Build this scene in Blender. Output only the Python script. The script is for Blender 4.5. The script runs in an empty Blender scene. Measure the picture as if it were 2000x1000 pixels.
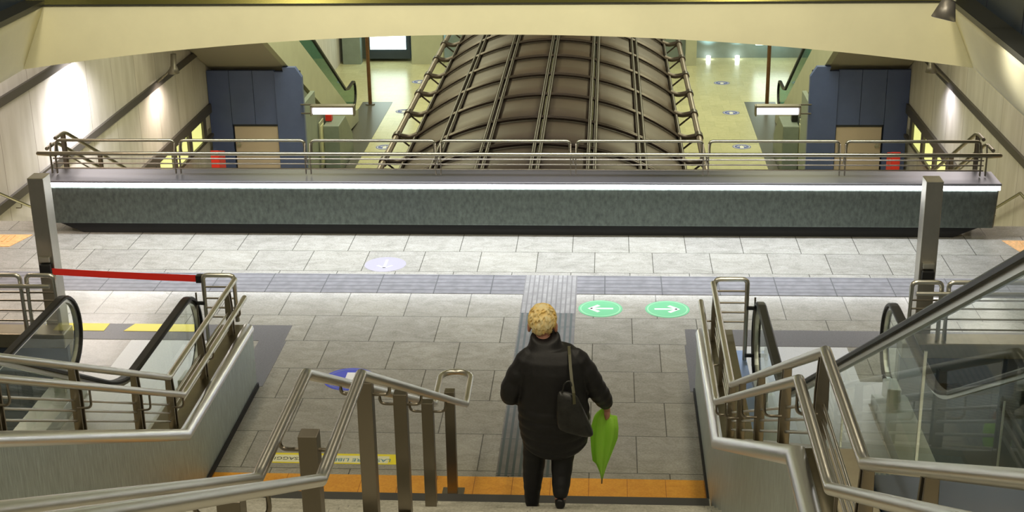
import bpy, math, random
from mathutils import Vector, Matrix
random.seed(7)
C = bpy.context.scene.collection
sc = bpy.context.scene
PI = math.pi

# ---------------------------------------------------------------- camera
def _n(v): return Vector(v).normalized()
cy = _n((190, 1040, -2826)); cz = _n((-130, 7700, 2826)); cz = (cz - cy*cz.dot(cy)).normalized(); cx = cy.cross(cz)
cam = bpy.data.cameras.new('camera'); camo = bpy.data.objects.new('camera', cam); C.objects.link(camo)
camo.matrix_world = Matrix.Translation((0, 0, 5.6)) @ Matrix((cx, cy, cz)).to_4x4()
cam.sensor_width = 36; cam.lens = 2826/2000*36; cam.clip_start = .05; cam.clip_end = 300
sc.camera = camo
# ---------------------------------------------------------------- world, exposure
sc.view_settings.view_transform = 'Standard'; sc.view_settings.look = 'None'
sc.view_settings.gamma = 1; sc.view_settings.use_curve_mapping = False
sc.view_settings.exposure = 0.0
w = bpy.data.worlds.new('world'); sc.world = w; w.use_nodes = True
w.node_tree.nodes['Background'].inputs[0].default_value = (.80, .86, .80, 1)
w.node_tree.nodes['Background'].inputs[1].default_value = .16

def area(name, loc, sx, sy, power, col, rot=(0, 0, 0), spread=180):
    l = bpy.data.lights.new(name, 'AREA'); l.shape = 'RECTANGLE'; l.size = sx; l.size_y = sy
    l.energy = power; l.color = col; l.spread = math.radians(spread)
    o = bpy.data.objects.new(name, l); C.objects.link(o); o.location = loc; o.rotation_euler = rot
    return o
def spot(name, loc, target, power, col, ang, blend=.8, rad=.04):
    l = bpy.data.lights.new(name, 'SPOT'); l.energy = power; l.color = col; l.spot_size = math.radians(ang)
    l.spot_blend = blend; l.shadow_soft_size = rad
    o = bpy.data.objects.new(name, l); C.objects.link(o); o.location = loc
    o.rotation_euler = (Vector(target)-Vector(loc)).to_track_quat('-Z', 'Y').to_euler()
    return o
XC = -1.17           # centre line of the station
LF = -4.9            # lower floor level
# upper hall lights over the stairs (rows of ceiling luminaires)
for xx in (-2.9, 2.9):
    area('hall_lamp', (XC+xx, 5.0, 8.5), .6, 16, 370, (1, .89, .68))
area('beam_fill', (XC, 9.6, 5.9), 8, .3, 125, (1, .96, .80), (math.radians(68), 0, 0), 110)  # unseen fill light, added to brighten the cream beam
# bright strip in the mezzanine ceiling, behind the beam
area('mezzanine_strip_lamp', (XC, 15.35, 2.88), 9.6, .5, 270, (.86, .91, 1), spread=120)
area('mezzanine_strip_lamp_left', (-6.6, 13.6, 2.9), .5, 1.6, 90, (1, .80, .70))
# lower level
for s in (-1, 1):
    area('platform_lamp', (XC+s*4.6, 31, 2.3), 1.6, 14, 620, (1, .97, .60))
    area('platform_lamp', (XC+s*4.6, 42, 1.8), 2.2, 8, 330, (1, 1, .70))
    area('stair_well_lamp', (XC+s*6.2, 19.5, 2.5), 1.4, 5, 90, (1, .90, .84))
area('vault_lamp', (XC, 27, 2.6), 3, 12, 70, (1, .88, .74))

# ---------------------------------------------------------------- materials
def mat(name, col, rough=.5, metal=0, noise=0, nscale=20, bump=0, aniso=None, col2=None, spec=None, emis=None, stretch=None, coat=0):
    m = bpy.data.materials.new(name); m.use_nodes = True; nt = m.node_tree; N = nt.nodes; L = nt.links
    b = N['Principled BSDF']
    b.inputs['Base Color'].default_value = (*col, 1); b.inputs['Roughness'].default_value = rough; b.inputs['Metallic'].default_value = metal
    if spec is not None: b.inputs['Specular IOR Level'].default_value = spec
    if coat: b.inputs['Coat Weight'].default_value = coat
    if emis: b.inputs['Emission Color'].default_value = (*emis[:3], 1); b.inputs['Emission Strength'].default_value = emis[3]
    if noise or bump or col2:
        tc = N.new('ShaderNodeTexCoord'); mp = N.new('ShaderNodeMapping'); L.new(tc.outputs['Object'], mp.inputs[0])
        if stretch: mp.inputs['Scale'].default_value = stretch
        nz = N.new('ShaderNodeTexNoise'); nz.inputs['Scale'].default_value = nscale; nz.inputs['Detail'].default_value = 5; nz.inputs['Roughness'].default_value = .65
        L.new(mp.outputs[0], nz.inputs['Vector'])
        if noise or col2:
            r = N.new('ShaderNodeValToRGB'); r.color_ramp.elements[0].position = .32; r.color_ramp.elements[1].position = .68
            c2 = col2 or tuple(min(1, c*(1+noise)) for c in col)
            c1 = col if col2 else tuple(c*(1-noise) for c in col)
            r.color_ramp.elements[0].color = (*c1, 1); r.color_ramp.elements[1].color = (*c2, 1)
            L.new(nz.outputs[0], r.inputs[0]); L.new(r.outputs[0], b.inputs['Base Color'])
        if bump:
            bp = N.new('ShaderNodeBump'); bp.inputs['Strength'].default_value = bump; bp.inputs['Distance'].default_value = .01
            L.new(nz.outputs[0], bp.inputs['Height']); L.new(bp.outputs[0], b.inputs['Normal'])
    return m

def tile_mat(name, c1, c2, mortar, bw, bh, rough, off=(0, 0), ms=.004, offset=.4):
    m = bpy.data.materials.new(name); m.use_nodes = True; nt = m.node_tree; N = nt.nodes; L = nt.links
    b = N['Principled BSDF']
    g = N.new('ShaderNodeNewGeometry'); mp = N.new('ShaderNodeMapping'); L.new(g.outputs['Position'], mp.inputs[0])
    mp.inputs['Location'].default_value = (off[0], off[1], 0)
    br = N.new('ShaderNodeTexBrick'); br.inputs['Scale'].default_value = 1; br.inputs['Brick Width'].default_value = bw; br.inputs['Row Height'].default_value = bh
    br.inputs['Mortar Size'].default_value = ms; br.inputs['Mortar Smooth'].default_value = .2; br.offset = offset; br.inputs['Bias'].default_value = 0
    br.inputs['Color1'].default_value = (.93, .93, .93, 1); br.inputs['Color2'].default_value = (1.04, 1.04, 1.02, 1); br.inputs['Mortar'].default_value = (*mortar, 1)
    L.new(mp.outputs[0], br.inputs['Vector'])
    n1 = N.new('ShaderNodeTexNoise'); n1.inputs['Scale'].default_value = 55; n1.inputs['Detail'].default_value = 4; n1.inputs['Roughness'].default_value = .7
    L.new(g.outputs['Position'], n1.inputs['Vector'])
    mp2 = N.new('ShaderNodeMapping'); mp2.inputs['Rotation'].default_value = (0, 0, .6); mp2.inputs['Scale'].default_value = (1, 1.7, 1); L.new(g.outputs['Position'], mp2.inputs[0])
    n2 = N.new('ShaderNodeTexNoise'); n2.inputs['Scale'].default_value = 4; n2.inputs['Detail'].default_value = 8; n2.inputs['Distortion'].default_value = 1.2; n2.inputs['Roughness'].default_value = .7; L.new(mp2.outputs[0], n2.inputs['Vector'])
    ad = N.new('ShaderNodeMath'); ad.operation = 'ADD'; L.new(n1.outputs[0], ad.inputs[0]); L.new(n2.outputs[0], ad.inputs[1])
    hf = N.new('ShaderNodeMath'); hf.operation = 'MULTIPLY'; hf.inputs[1].default_value = .5; L.new(ad.outputs[0], hf.inputs[0])
    r = N.new('ShaderNodeValToRGB'); r.color_ramp.elements[0].position = .36; r.color_ramp.elements[1].position = .64
    r.color_ramp.elements[0].color = (*c1, 1); r.color_ramp.elements[1].color = (*c2, 1); L.new(hf.outputs[0], r.inputs[0])
    mx = N.new('ShaderNodeMix'); mx.data_type = 'RGBA'; mx.blend_type = 'MULTIPLY'; mx.inputs[0].default_value = 1
    L.new(r.outputs[0], mx.inputs[6]); L.new(br.outputs['Color'], mx.inputs[7]); L.new(mx.outputs[2], b.inputs['Base Color'])
    b.inputs['Roughness'].default_value = rough
    bp = N.new('ShaderNodeBump'); bp.inputs['Strength'].default_value = .25; bp.inputs['Distance'].default_value = .002; bp.invert = True
    L.new(br.outputs['Fac'], bp.inputs['Height']); L.new(bp.outputs[0], b.inputs['Normal'])
    return m

def rib_mat(name, col, dark, axis, period, rough=.45, joint=.6, duty=.72):
    # moulded tactile strip: grooves along one axis, joints across
    m = bpy.data.materials.new(name); m.use_nodes = True; nt = m.node_tree; N = nt.nodes; L = nt.links
    b = N['Principled BSDF']; b.inputs['Roughness'].default_value = rough
    g = N.new('ShaderNodeNewGeometry'); s = N.new('ShaderNodeSeparateXYZ'); L.new(g.outputs['Position'], s.inputs[0])
    def band(out, per, frac):
        d = N.new('ShaderNodeMath'); d.operation = 'DIVIDE'; d.inputs[1].default_value = per; L.new(out, d.inputs[0])
        f = N.new('ShaderNodeMath'); f.operation = 'FRACT'; L.new(d.outputs[0], f.inputs[0])
        t = N.new('ShaderNodeMath'); t.operation = 'GREATER_THAN'; t.inputs[1].default_value = frac; L.new(f.outputs[0], t.inputs[0]); return t.outputs[0]
    a = band(s.outputs['X' if axis == 'y' else 'Y'], period, duty); j = band(s.outputs['Y' if axis == 'y' else 'X'], joint, 1-.012/joint)
    mxm = N.new('ShaderNodeMath'); mxm.operation = 'MAXIMUM'; L.new(a, mxm.inputs[0]); L.new(j, mxm.inputs[1])
    nz = N.new('ShaderNodeTexNoise'); nz.inputs['Scale'].default_value = 9; nz.inputs['Detail'].default_value = 5; L.new(g.outputs['Position'], nz.inputs['Vector'])
    r = N.new('ShaderNodeValToRGB'); r.color_ramp.elements[0].position = .35; r.color_ramp.elements[1].position = .65
    r.color_ramp.elements[0].color = (*[c*.8 for c in col], 1); r.color_ramp.elements[1].color = (*[min(1, c*1.15) for c in col], 1); L.new(nz.outputs[0], r.inputs[0])
    mx = N.new('ShaderNodeMix'); mx.data_type = 'RGBA'; L.new(mxm.outputs[0], mx.inputs[0]); L.new(r.outputs[0], mx.inputs[6]); mx.inputs[7].default_value = (*dark, 1)
    L.new(mx.outputs[2], b.inputs['Base Color'])
    return m

def concrete_mat():
    m = bpy.data.materials.new('concrete_panels'); m.use_nodes = True; nt = m.node_tree; N = nt.nodes; L = nt.links
    b = N['Principled BSDF']; b.inputs['Roughness'].default_value = .75
    g = N.new('ShaderNodeNewGeometry'); s = N.new('ShaderNodeSeparateXYZ'); L.new(g.outputs['Position'], s.inputs[0])
    cb = N.new('ShaderNodeCombineXYZ'); az = N.new('ShaderNodeMath'); az.operation = 'ADD'; az.inputs[1].default_value = 1000; L.new(s.outputs['Z'], az.inputs[0]); L.new(az.outputs[0], cb.inputs[0]); L.new(s.outputs['Y'], cb.inputs[1])
    br = N.new('ShaderNodeTexBrick'); br.inputs['Scale'].default_value = 1; br.inputs['Brick Width'].default_value = 4000; br.inputs['Row Height'].default_value = 1.25
    br.inputs['Mortar Size'].default_value = .008; br.inputs['Color1'].default_value = (.9, .9, .9, 1); br.inputs['Color2'].default_value = (1.02, 1, .98, 1); br.inputs['Mortar'].default_value = (.45, .42, .38, 1)
    L.new(cb.outputs[0], br.inputs['Vector'])
    mp = N.new('ShaderNodeMapping'); mp.inputs['Scale'].default_value = (1, 2.2, .5); L.new(g.outputs['Position'], mp.inputs[0])
    nz = N.new('ShaderNodeTexNoise'); nz.inputs['Scale'].default_value = 2.2; nz.inputs['Detail'].default_value = 8; L.new(mp.outputs[0], nz.inputs['Vector'])
    r = N.new('ShaderNodeValToRGB'); r.color_ramp.elements[0].position = .3; r.color_ramp.elements[1].position = .7
    r.color_ramp.elements[0].color = (.50, .47, .43, 1); r.color_ramp.elements[1].color = (.62, .59, .56, 1); L.new(nz.outputs[0], r.inputs[0])
    mx = N.new('ShaderNodeMix'); mx.data_type = 'RGBA'; mx.blend_type = 'MULTIPLY'; mx.inputs[0].default_value = 1
    L.new(r.outputs[0], mx.inputs[6]); L.new(br.outputs['Color'], mx.inputs[7]); L.new(mx.outputs[2], b.inputs['Base Color'])
    return m

def glass_mat(name, tint, refl=.5):
    m = bpy.data.materials.new(name); m.use_nodes = True; nt = m.node_tree; N = nt.nodes; L = nt.links
    out = N['Material Output']; N.remove(N['Principled BSDF'])
    t = N.new('ShaderNodeBsdfTransparent'); t.inputs[0].default_value = (*tint, 1)
    g = N.new('ShaderNodeBsdfGlossy'); g.inputs['Roughness'].default_value = .02; g.inputs['Color'].default_value = (.9, .95, .92, 1)
    lw = N.new('ShaderNodeLayerWeight'); lw.inputs[0].default_value = .5
    p5 = N.new('ShaderNodeMath'); p5.operation = 'POWER'; p5.inputs[1].default_value = 4.0; L.new(lw.outputs['Facing'], p5.inputs[0])
    ma = N.new('ShaderNodeMath'); ma.operation = 'MULTIPLY_ADD'; ma.inputs[1].default_value = .5; ma.inputs[2].default_value = .04; L.new(p5.outputs[0], ma.inputs[0])
    gg = N.new('ShaderNodeNewGeometry'); inv = N.new('ShaderNodeMath'); inv.operation = 'SUBTRACT'; inv.inputs[0].default_value = 1; L.new(gg.outputs['Backfacing'], inv.inputs[1])
    k = N.new('ShaderNodeMath'); k.operation = 'MULTIPLY'; L.new(ma.outputs[0], k.inputs[0]); L.new(inv.outputs[0], k.inputs[1])
    mx = N.new('ShaderNodeMixShader'); L.new(k.outputs[0], mx.inputs[0]); L.new(t.outputs[0], mx.inputs[1]); L.new(g.outputs[0], mx.inputs[2]); L.new(mx.outputs[0], out.inputs[0])
    return m

M = {}
M['floor'] = tile_mat('granite_tiles', (.23, .22, .19), (.42, .41, .37), (.30, .30, .28), .64, .64, .16, off=(.12, .0), ms=.005)
M['stairstone'] = tile_mat('stair_granite', (.30, .285, .23), (.62, .60, .52), (.6, .6, .6), 1.2, 50, .45)
M['lowfloor'] = tile_mat('lower_granite', (.50, .48, .28), (.66, .63, .40), (.8, .8, .8), .6, .6, .24)
M['darkstone'] = mat('dark_granite', (.105, .10, .10), .32, noise=.25, nscale=80)
M['lowdark'] = mat('lower_dark_granite', (.10, .095, .08), .30, noise=.25, nscale=60)
M['tact_x'] = rib_mat('tactile_across', (.17, .168, .18), (.05, .05, .055), 'x', .105, duty=.86)
M['tact_y'] = rib_mat('tactile_along', (.135, .13, .12), (.05, .068, .065), 'y', .055, duty=.6)
M['tact_mid'] = rib_mat('tactile_crossing', (.26, .255, .25), (.15, .145, .145), 'y', .05, duty=.7, joint=.3)
M['orange'] = tile_mat('orange_studs', (.66, .27, .018), (.86, .42, .045), (.55, .4, .3), .3, 50, .5, ms=.003)
M['orange_pad'] = mat('orange_pad', (.75, .42, .16), .5, noise=.25, nscale=30)
M['nosing'] = mat('nosing_strip', (.055, .053, .05), .5)
M['steel'] = mat('satin_steel_tube', (.64, .62, .55), .31, 1)
M['steel_dim'] = mat('dull_steel_tube', (.24, .22, .15), .30, 1)
M['steel2'] = mat('brushed_steel_post', (.26, .23, .18), .36, 1)
M['coping'] = mat('polished_steel_coping', (.88, .88, .88), .30, 1)
M['ledge'] = mat('ledge_steel_yellow_reflect', (.29, .26, .18), .36, 1, noise=.1, nscale=6)  # steel with reflected yellow light mixed into its base colour
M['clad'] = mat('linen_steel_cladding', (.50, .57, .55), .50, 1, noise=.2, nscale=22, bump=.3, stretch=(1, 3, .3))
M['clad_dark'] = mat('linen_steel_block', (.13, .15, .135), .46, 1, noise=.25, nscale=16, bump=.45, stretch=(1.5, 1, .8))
M['column'] = mat('column_steel', (.50, .47, .40), .34, 1, noise=.12, nscale=3, stretch=(1, 1, .5))
M['black'] = mat('black_plastic', (.012, .012, .012), .4)
M['belt'] = mat('black_rubber', (.008, .008, .008), .42, spec=.35)
M['alu'] = mat('escalator_aluminium', (.62, .62, .56), .30, 1)
M['deck'] = mat('escalator_deck', (.55, .56, .52), .35, .9, noise=.06, nscale=4)
M['bluereflect'] = mat('deck_blue_reflect', (.36, .48, .72), .30, .8)  # plain steel deck, its blue reflection put into the colour
M['stepmetal'] = mat('step_tread', (.16, .18, .20), .45, .7)
M['plate'] = mat('comb_plate', (.50, .49, .45), .38, .85, noise=.1, nscale=120)
M['glass'] = glass_mat('balustrade_glass', (.93, .965, .94))
M['glass_green'] = glass_mat('green_glass', (.28, .48, .40))
M['red'] = mat('red_webbing', (1, .06, .04), .55, emis=None)
M['beam'] = mat('cream_plaster', (.78, .73, .47), .65, noise=.05, nscale=1.2)
M['metalband'] = mat('brass_band', (.34, .32, .10), .25, .9)
M['darkedge'] = mat('dark_edge', (.045, .045, .035), .4, .3)
M['bluewall'] = mat('blue_panel', (.075, .105, .25), .42, noise=.1, nscale=1.5)
M['bluedark'] = mat('blue_black_panel', (.028, .042, .065), .42, noise=.12, nscale=1)
M['seam'] = mat('panel_seam', (.01, .012, .02), .6)
M['door'] = mat('grey_door', (.52, .43, .36), .45)
M['cream'] = mat('cream_wall', (.42, .43, .32), .5, noise=.06, nscale=2)
M['soffit'] = mat('grey_soffit', (.33, .30, .26), .6)
M['greywall'] = mat('teal_grey_wall', (.20, .24, .22), .45, noise=.08, nscale=3)
M['band'] = mat('wall_band', (.10, .09, .08), .45, .4)
M['concrete'] = concrete_mat()
M['vault'] = mat('bronze_panel', (.070, .048, .037), .55, 0, noise=.10, nscale=1.5)
M['vaulttube'] = mat('bronze_tube', (.06, .045, .038), .35, .5)
M['sidetube'] = mat('pale_bronze_tube', (.22, .175, .15), .35, .5)
M['blue'] = mat('sticker_blue', (.018, .03, .50), .5)
M['bluefar'] = mat('sticker_blue_ring', (.10, .13, .42), .5)
M['white'] = mat('sticker_white', (.80, .80, .80), .5)
M['green'] = mat('sticker_green', (.12, .46, .22), .5)
M['greenlight'] = mat('sticker_pale_green', (.28, .60, .36), .5)
M['lavender'] = mat('worn_lavender', (.31, .295, .36), .3)
M['lavender2'] = mat('worn_white', (.40, .39, .44), .3)
M['yellow'] = mat('yellow_tape', (.80, .68, .10), .5)
M['yellow2'] = mat('bright_yellow', (.86, .74, .02), .5)
M['paleyellow'] = mat('pale_sticker', (.78, .78, .52), .5)
M['textblue'] = mat('text_blue', (.05, .22, .34), .5)
M['textdark'] = mat('text_dark', (.06, .06, .05), .5)
M['block_top'] = mat('grey_steel_top', (.27, .27, .30), .42, 1)
M['led'] = mat('led_strip', (1, 1, 1), .5, emis=(.93, .96, 1, 13.0))
M['litpanel'] = mat('lit_yellow_panel', (.9, .9, .4), .5, emis=(.86, .90, .32, .75))
M['tube_lamp'] = mat('fluorescent', (1, 1, 1), .5, emis=(.90, .88, 1, 1.6))
M['screen'] = mat('lit_screen', (1, 1, 1), .5, emis=(.75, 1, .97, 3))
M['lens'] = mat('lamp_lens', (1, 1, 1), .5, emis=(.9, 1, 1, 14))
M['spotbody'] = mat('spot_body', (.22, .20, .17), .4, .6)
M['rubber'] = mat('plinth', (.012, .012, .012), .7)
M['hairm'] = mat('blond_hair', (.95, .88, .58), .55, nscale=15, col2=(.90, .58, .12), bump=.9, stretch=(1, 1, .4))
M['skin'] = mat('skin', (.62, .30, .22), .5)
M['coat'] = mat('black_coat', (.009, .0085, .010), .55, noise=.3, nscale=14, bump=.25)
M['trousers'] = mat('black_trousers', (.008, .008, .010), .55, bump=.3, nscale=9)
M['bag'] = mat('black_leather', (.020, .020, .019), .30, noise=.4, nscale=16, bump=.3)
M['strap'] = mat('olive_strap', (.10, .095, .05), .4)
M['lime'] = mat('lime_nylon', (.62, 1, .16), .45, bump=.2, nscale=12)
M['sock'] = mat('sock', (.6, .55, .5), .7)
M['redbox'] = mat('red_paint', (.65, .03, .02), .4)
M['ceil'] = mat('ceiling_yellow_reflect', (.34, .32, .20), .7)  # yellowed so the rails mirror it like a yellow lamp's light
M['rust'] = mat('rusty_steel', (.14, .07, .03), .45, .4, noise=.3, nscale=3)

def translucent(m, col, f):
    nt = m.node_tree; N = nt.nodes; L = nt.links; t = N.new('ShaderNodeBsdfTranslucent'); t.inputs[0].default_value = (*col, 1)
    mx = N.new('ShaderNodeMixShader'); mx.inputs[0].default_value = f; o = N['Material Output']; L.new(N['Principled BSDF'].outputs[0], mx.inputs[1]); L.new(t.outputs[0], mx.inputs[2]); L.new(mx.outputs[0], o.inputs[0])
translucent(M['red'], (1, .06, .04), .35)
translucent(M['lime'], (.60, 1, .16), .5)
# ---------------------------------------------------------------- mesh builder
class MB:
    def __init__(s): s.v = []; s.f = []; s.sm = []; s.mi = []; s.cur = 0
    def add(s, vs, fs, smooth=False):
        o = len(s.v); s.v += [tuple(v) for v in vs]
        for f in fs: s.f.append([o+i for i in f]); s.sm.append(smooth); s.mi.append(s.cur)
        return s
    def box(s, x0, x1, y0, y1, z0, z1):
        if x0 > x1: x0, x1 = x1, x0
        if y0 > y1: y0, y1 = y1, y0
        if z0 > z1: z0, z1 = z1, z0
        return s.add([(x0,y0,z0),(x1,y0,z0),(x1,y1,z0),(x0,y1,z0),(x0,y0,z1),(x1,y0,z1),(x1,y1,z1),(x0,y1,z1)],
                     [(3,2,1,0),(4,5,6,7),(0,1,5,4),(1,2,6,5),(2,3,7,6),(3,0,4,7)])
    def prism_x(s, pts, x0, x1):    # pts: (y,z) polygon extruded along x
        n = len(pts); 
        return s.add([(x0, y, z) for y, z in pts]+[(x1, y, z) for y, z in pts],
                     [list(range(n))[::-1], list(range(n, 2*n))]+[(i, (i+1) % n, n+(i+1) % n, n+i) for i in range(n)])
    def prism_y(s, pts, y0, y1):    # pts: (x,z)
        n = len(pts)
        return s.add([(x, y0, z) for x, z in pts]+[(x, y1, z) for x, z in pts],
                     [list(range(n)), list(range(n, 2*n))[::-1]]+[(i, n+i, n+(i+1) % n, (i+1) % n) for i in range(n)])
    def prism_z(s, pts, z0, z1):    # pts: (x,y)
        n = len(pts)
        return s.add([(x, y, z0) for x, y in pts]+[(x, y, z1) for x, y in pts],
                     [list(range(n))[::-1], list(range(n, 2*n))]+[(i, (i+1) % n, n+(i+1) % n, n+i) for i in range(n)])
    def sweep(s, path, prof, closed=False, smooth=True, up=(0, 0, 1), caps=True):
        P = [Vector(p) for p in path]; n = len(P); k = len(prof); vs = []
        upv = Vector(up)
        for i in range(n):
            a = P[(i-1) % n] if (i > 0 or closed) else None; b = P[(i+1) % n] if (i < n-1 or closed) else None
            d1 = (P[i]-a).normalized() if a is not None else None; d2 = (b-P[i]).normalized() if b is not None else None
            if d1 is None: d1 = d2
            if d2 is None: d2 = d1
            t = (d1+d2)
            t = t.normalized() if t.length > 1e-6 else d1
            sc_ = 1/max(.35, t.dot(d1))
            side = t.cross(upv)
            if side.length < 1e-4: side = t.cross(Vector((0, 1, 0)))
            side.normalize(); u = side.cross(t).normalized()
            # mitre stretch lies in the plane of the bend
            bd = (d2-d1); bd = bd-t*bd.dot(t)
            bn = bd.normalized() if bd.length > 1e-5 else None
            for (px_, pz_) in prof:
                off = side*px_+u*pz_
                if bn is not None: off = off+bn*(off.dot(bn))*(sc_-1)
                vs.append(P[i]+off)
        fs = []
        m = n if closed else n-1
        for i in range(m):
            for j in range(k):
                a0 = i*k+j; a1 = i*k+(j+1) % k; b0 = ((i+1) % n)*k+j; b1 = ((i+1) % n)*k+(j+1) % k
                fs.append((a0, b0, b1, a1))
        s.add(vs, fs, smooth)
        if caps and not closed:
            s.add([vs[i] for i in range(k)], [list(range(k))]); s.add([vs[(n-1)*k+i] for i in range(k)], [list(range(k))[::-1]])
        return s
    def tube(s, path, r, seg=12, closed=False, up=(0, 0, 1)):
        if not closed and len(path) > 2:
            P = [Vector(p) for p in path]; Q = [P[0]]
            for i in range(1, len(P)-1):
                a = P[i-1]-P[i]; b = P[i+1]-P[i]
                if a.length > 12*r and b.length > 2*r: Q.append(P[i]+a.normalized()*2.2*r)
                Q.append(P[i])
                if b.length > 12*r and a.length > 2*r: Q.append(P[i]+b.normalized()*2.2*r)
            Q.append(P[-1]); path = Q
        return s.sweep(path, [(r*math.cos(2*PI*i/seg), r*math.sin(2*PI*i/seg)) for i in range(seg)], closed, True, up)
    def loft(s, rings, smooth=True, caps=True):
        k = len(rings[0]); n = len(rings); vs = [p for r in rings for p in r]
        fs = [(i*k+j, i*k+(j+1) % k, (i+1)*k+(j+1) % k, (i+1)*k+j) for i in range(n-1) for j in range(k)]
        if caps: fs += [list(range(k))[::-1], [(n-1)*k+j for j in range(k)]]
        return s.add(vs, fs, smooth)
    def build(s, name, m, parent=None, bevel=0, loc=None):
        me = bpy.data.meshes.new(name); me.from_pydata(s.v, [], s.f)
        ms = m if isinstance(m, (list, tuple)) else [m]
        for x in ms: me.materials.append(M[x] if isinstance(x, str) else x)
        me.polygons.foreach_set('use_smooth', s.sm); me.polygons.foreach_set('material_index', s.mi)
        me.update()
        o = bpy.data.objects.new(name, me); C.objects.link(o)
        if parent is not None:
            o.parent = parent; o.matrix_parent_inverse = Matrix.Identity(4)
            me.transform(Matrix.Translation(-Vector(world_loc(parent))))
        elif loc is not None:
            me.transform(Matrix.Translation(-Vector(loc))); o.location = loc
        if bevel:
            b = o.modifiers.new('bevel', 'BEVEL'); b.width = bevel; b.segments = 2; b.limit_method = 'ANGLE'; b.angle_limit = .7
        import bmesh
        bm = bmesh.new(); bm.from_mesh(me); bmesh.ops.recalc_face_normals(bm, faces=bm.faces); bm.to_mesh(me); bm.free()
        return o
def world_loc(o):
    p = Vector((0, 0, 0))
    while o is not None: p = p+o.location; o = o.parent
    return p
def tag(o, label, cat, group=None, kind=None):
    o['label'] = label; o['category'] = cat
    if group: o['group'] = group
    if kind: o['kind'] = kind
    return o
def thing(name, label, cat, loc=(0, 0, 0), group=None):
    o = bpy.data.objects.new(name, None); C.objects.link(o); o.location = loc; o.empty_display_size = .1
    return tag(o, label, cat, group)
def struct(name, mb, m, label=None, bevel=0):
    o = mb.build(name, m, bevel=bevel); o['kind'] = 'structure'
    if label: o['label'] = label
    return o
def dup(root, delta, label):
    r = root.copy(); C.objects.link(r); r.location = root.location+Vector(delta); r['label'] = label
    for ch in list(root.children):
        c = ch.copy(); C.objects.link(c); c.parent = r
        for g in ch.children:
            d = g.copy(); C.objects.link(d); d.parent = c
    return r
def arc(cx_, cy_, r, a0, a1, n):
    return [(cx_+r*math.cos(a0+(a1-a0)*i/n), cy_+r*math.sin(a0+(a1-a0)*i/n)) for i in range(n+1)]
def rounded(pts, r, n=5):
    P = [Vector(p) for p in pts]; out = [P[0]]
    for i in range(1, len(P)-1):
        a = (P[i-1]-P[i]); b = (P[i+1]-P[i]); q = min(r, a.length*.49, b.length*.49)
        p0 = P[i]+a.normalized()*q; p1 = P[i]+b.normalized()*q
        for t in range(n+1):
            u = t/n; out.append(p0*(1-u)**2+P[i]*2*u*(1-u)+p1*u*u)
    out.append(P[-1]); return out

# ================================================================ SETTING
XL, XR = XC-7.7, XC+7.7
# mezzanine floor
mb = MB()
mb.box(XC-5.55, XC+5.55, 12.0, 16.35, -.35, 0)
mb.box(XC-3.78, XC+3.78, 9.45, 12.0, -.35, 0)
mb.box(XL, XC-5.55, 12.2, 16.35, -.35, 0); mb.box(XC+5.55, XR, 12.2, 16.35, -.35, 0)
struct('floor', mb, 'floor')
t = MB().box(XC-7.0, XC-.12+.30, 14.07, 14.62, 0, .004); struct('trim_1', MB().box(XL+.1, -.86, 14.07, 14.62, .0, .004), 'tact_x')
struct('trim_2', MB().box(-.30, XR-.1, 14.09, 14.62, .0, .004), 'tact_x')
struct('trim_3', MB().box(-.86, -.30, 10.16, 13.55, 0, .004), 'tact_y')
struct('trim_4', MB().box(-.86, -.30, 13.55, 14.62, 0, .005), 'tact_mid')
struct('trim_5', MB().box(XC-1.96, XC+1.96, 9.585, 10.14, 0, .004), 'orange')
# dark granite borders round the escalator heads
for i, s in ((6, -1), (7, 1)):
    mb = MB()
    mb.box(XC+s*1.95, XC+s*3.9, 12.78, 13.17, 0, .003)
    mb.box(XC+s*1.93, XC+s*2.2, 11.75, 12.78, 0, .003)
    mb.box(XC+s*3.9, XC+s*5.5, 12.78, 13.17, 0, .003)
    struct('trim_%d' % i, mb, 'darkstone')
# orange pads at the head of the side stairs
for i, s, x0 in ((8, -1, -6.80), (9, 1, 4.50)):
    a = x0; b = XL+.3 if s < 0 else XR-.3
    mb = MB(); mb.prism_z([(a, 15.84), (b, 15.84), (b, 15.42), (a+s*.12, 15.42)], 0, .006)
    for k in range(24):
        xx = a+s*(.2+.07*k)
        if abs(xx-a) < abs(b-a): mb.box(xx-.012, xx+.012, 15.58, 15.80, .006, .012)
    struct('trim_%d' % i, mb, 'orange_pad')

# stairs in the foreground
prof = [(9.58, 0)]
z = 0; y = 9.58
for k in range(12):
    z = .158*(k+1); prof.append((y, z)); y = 9.5-.3*(k+1) if k < 11 else 4.9; prof.append((y, z))
for k in range(13):
    z = 1.896+.158*(k+1); prof.append((y, z)); y = 4.9-.3*(k+1) if k < 12 else -4.; prof.append((y, z))
prof += [(-4, z-.3), (1.3, z-.45), (4.9, 1.45), (6.2, 1.45), (9.0, 0), (9.0, -.2), (9.58, -.2)]
st = struct('stair_flight', MB().prism_x(prof, XC-1.96, XC+1.96), 'stairstone')
st['label'] = 'speckled granite stair coming down to the orange tactile strip'
mb = MB()
for k in range(12):
    if k == 0: mb.box(XC-1.95, XC+1.95, 9.5-.30, 9.583, .158*(k+1)-.03, .158*(k+1)+.003)
    elif k > 12: mb.box(XC-1.95, XC+1.95, 9.5-.3*k-.05, 9.502-.3*k, .158*(k+1)-.02, .158*(k+1)+.002)
struct('trim_10', mb, 'nosing')

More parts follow.
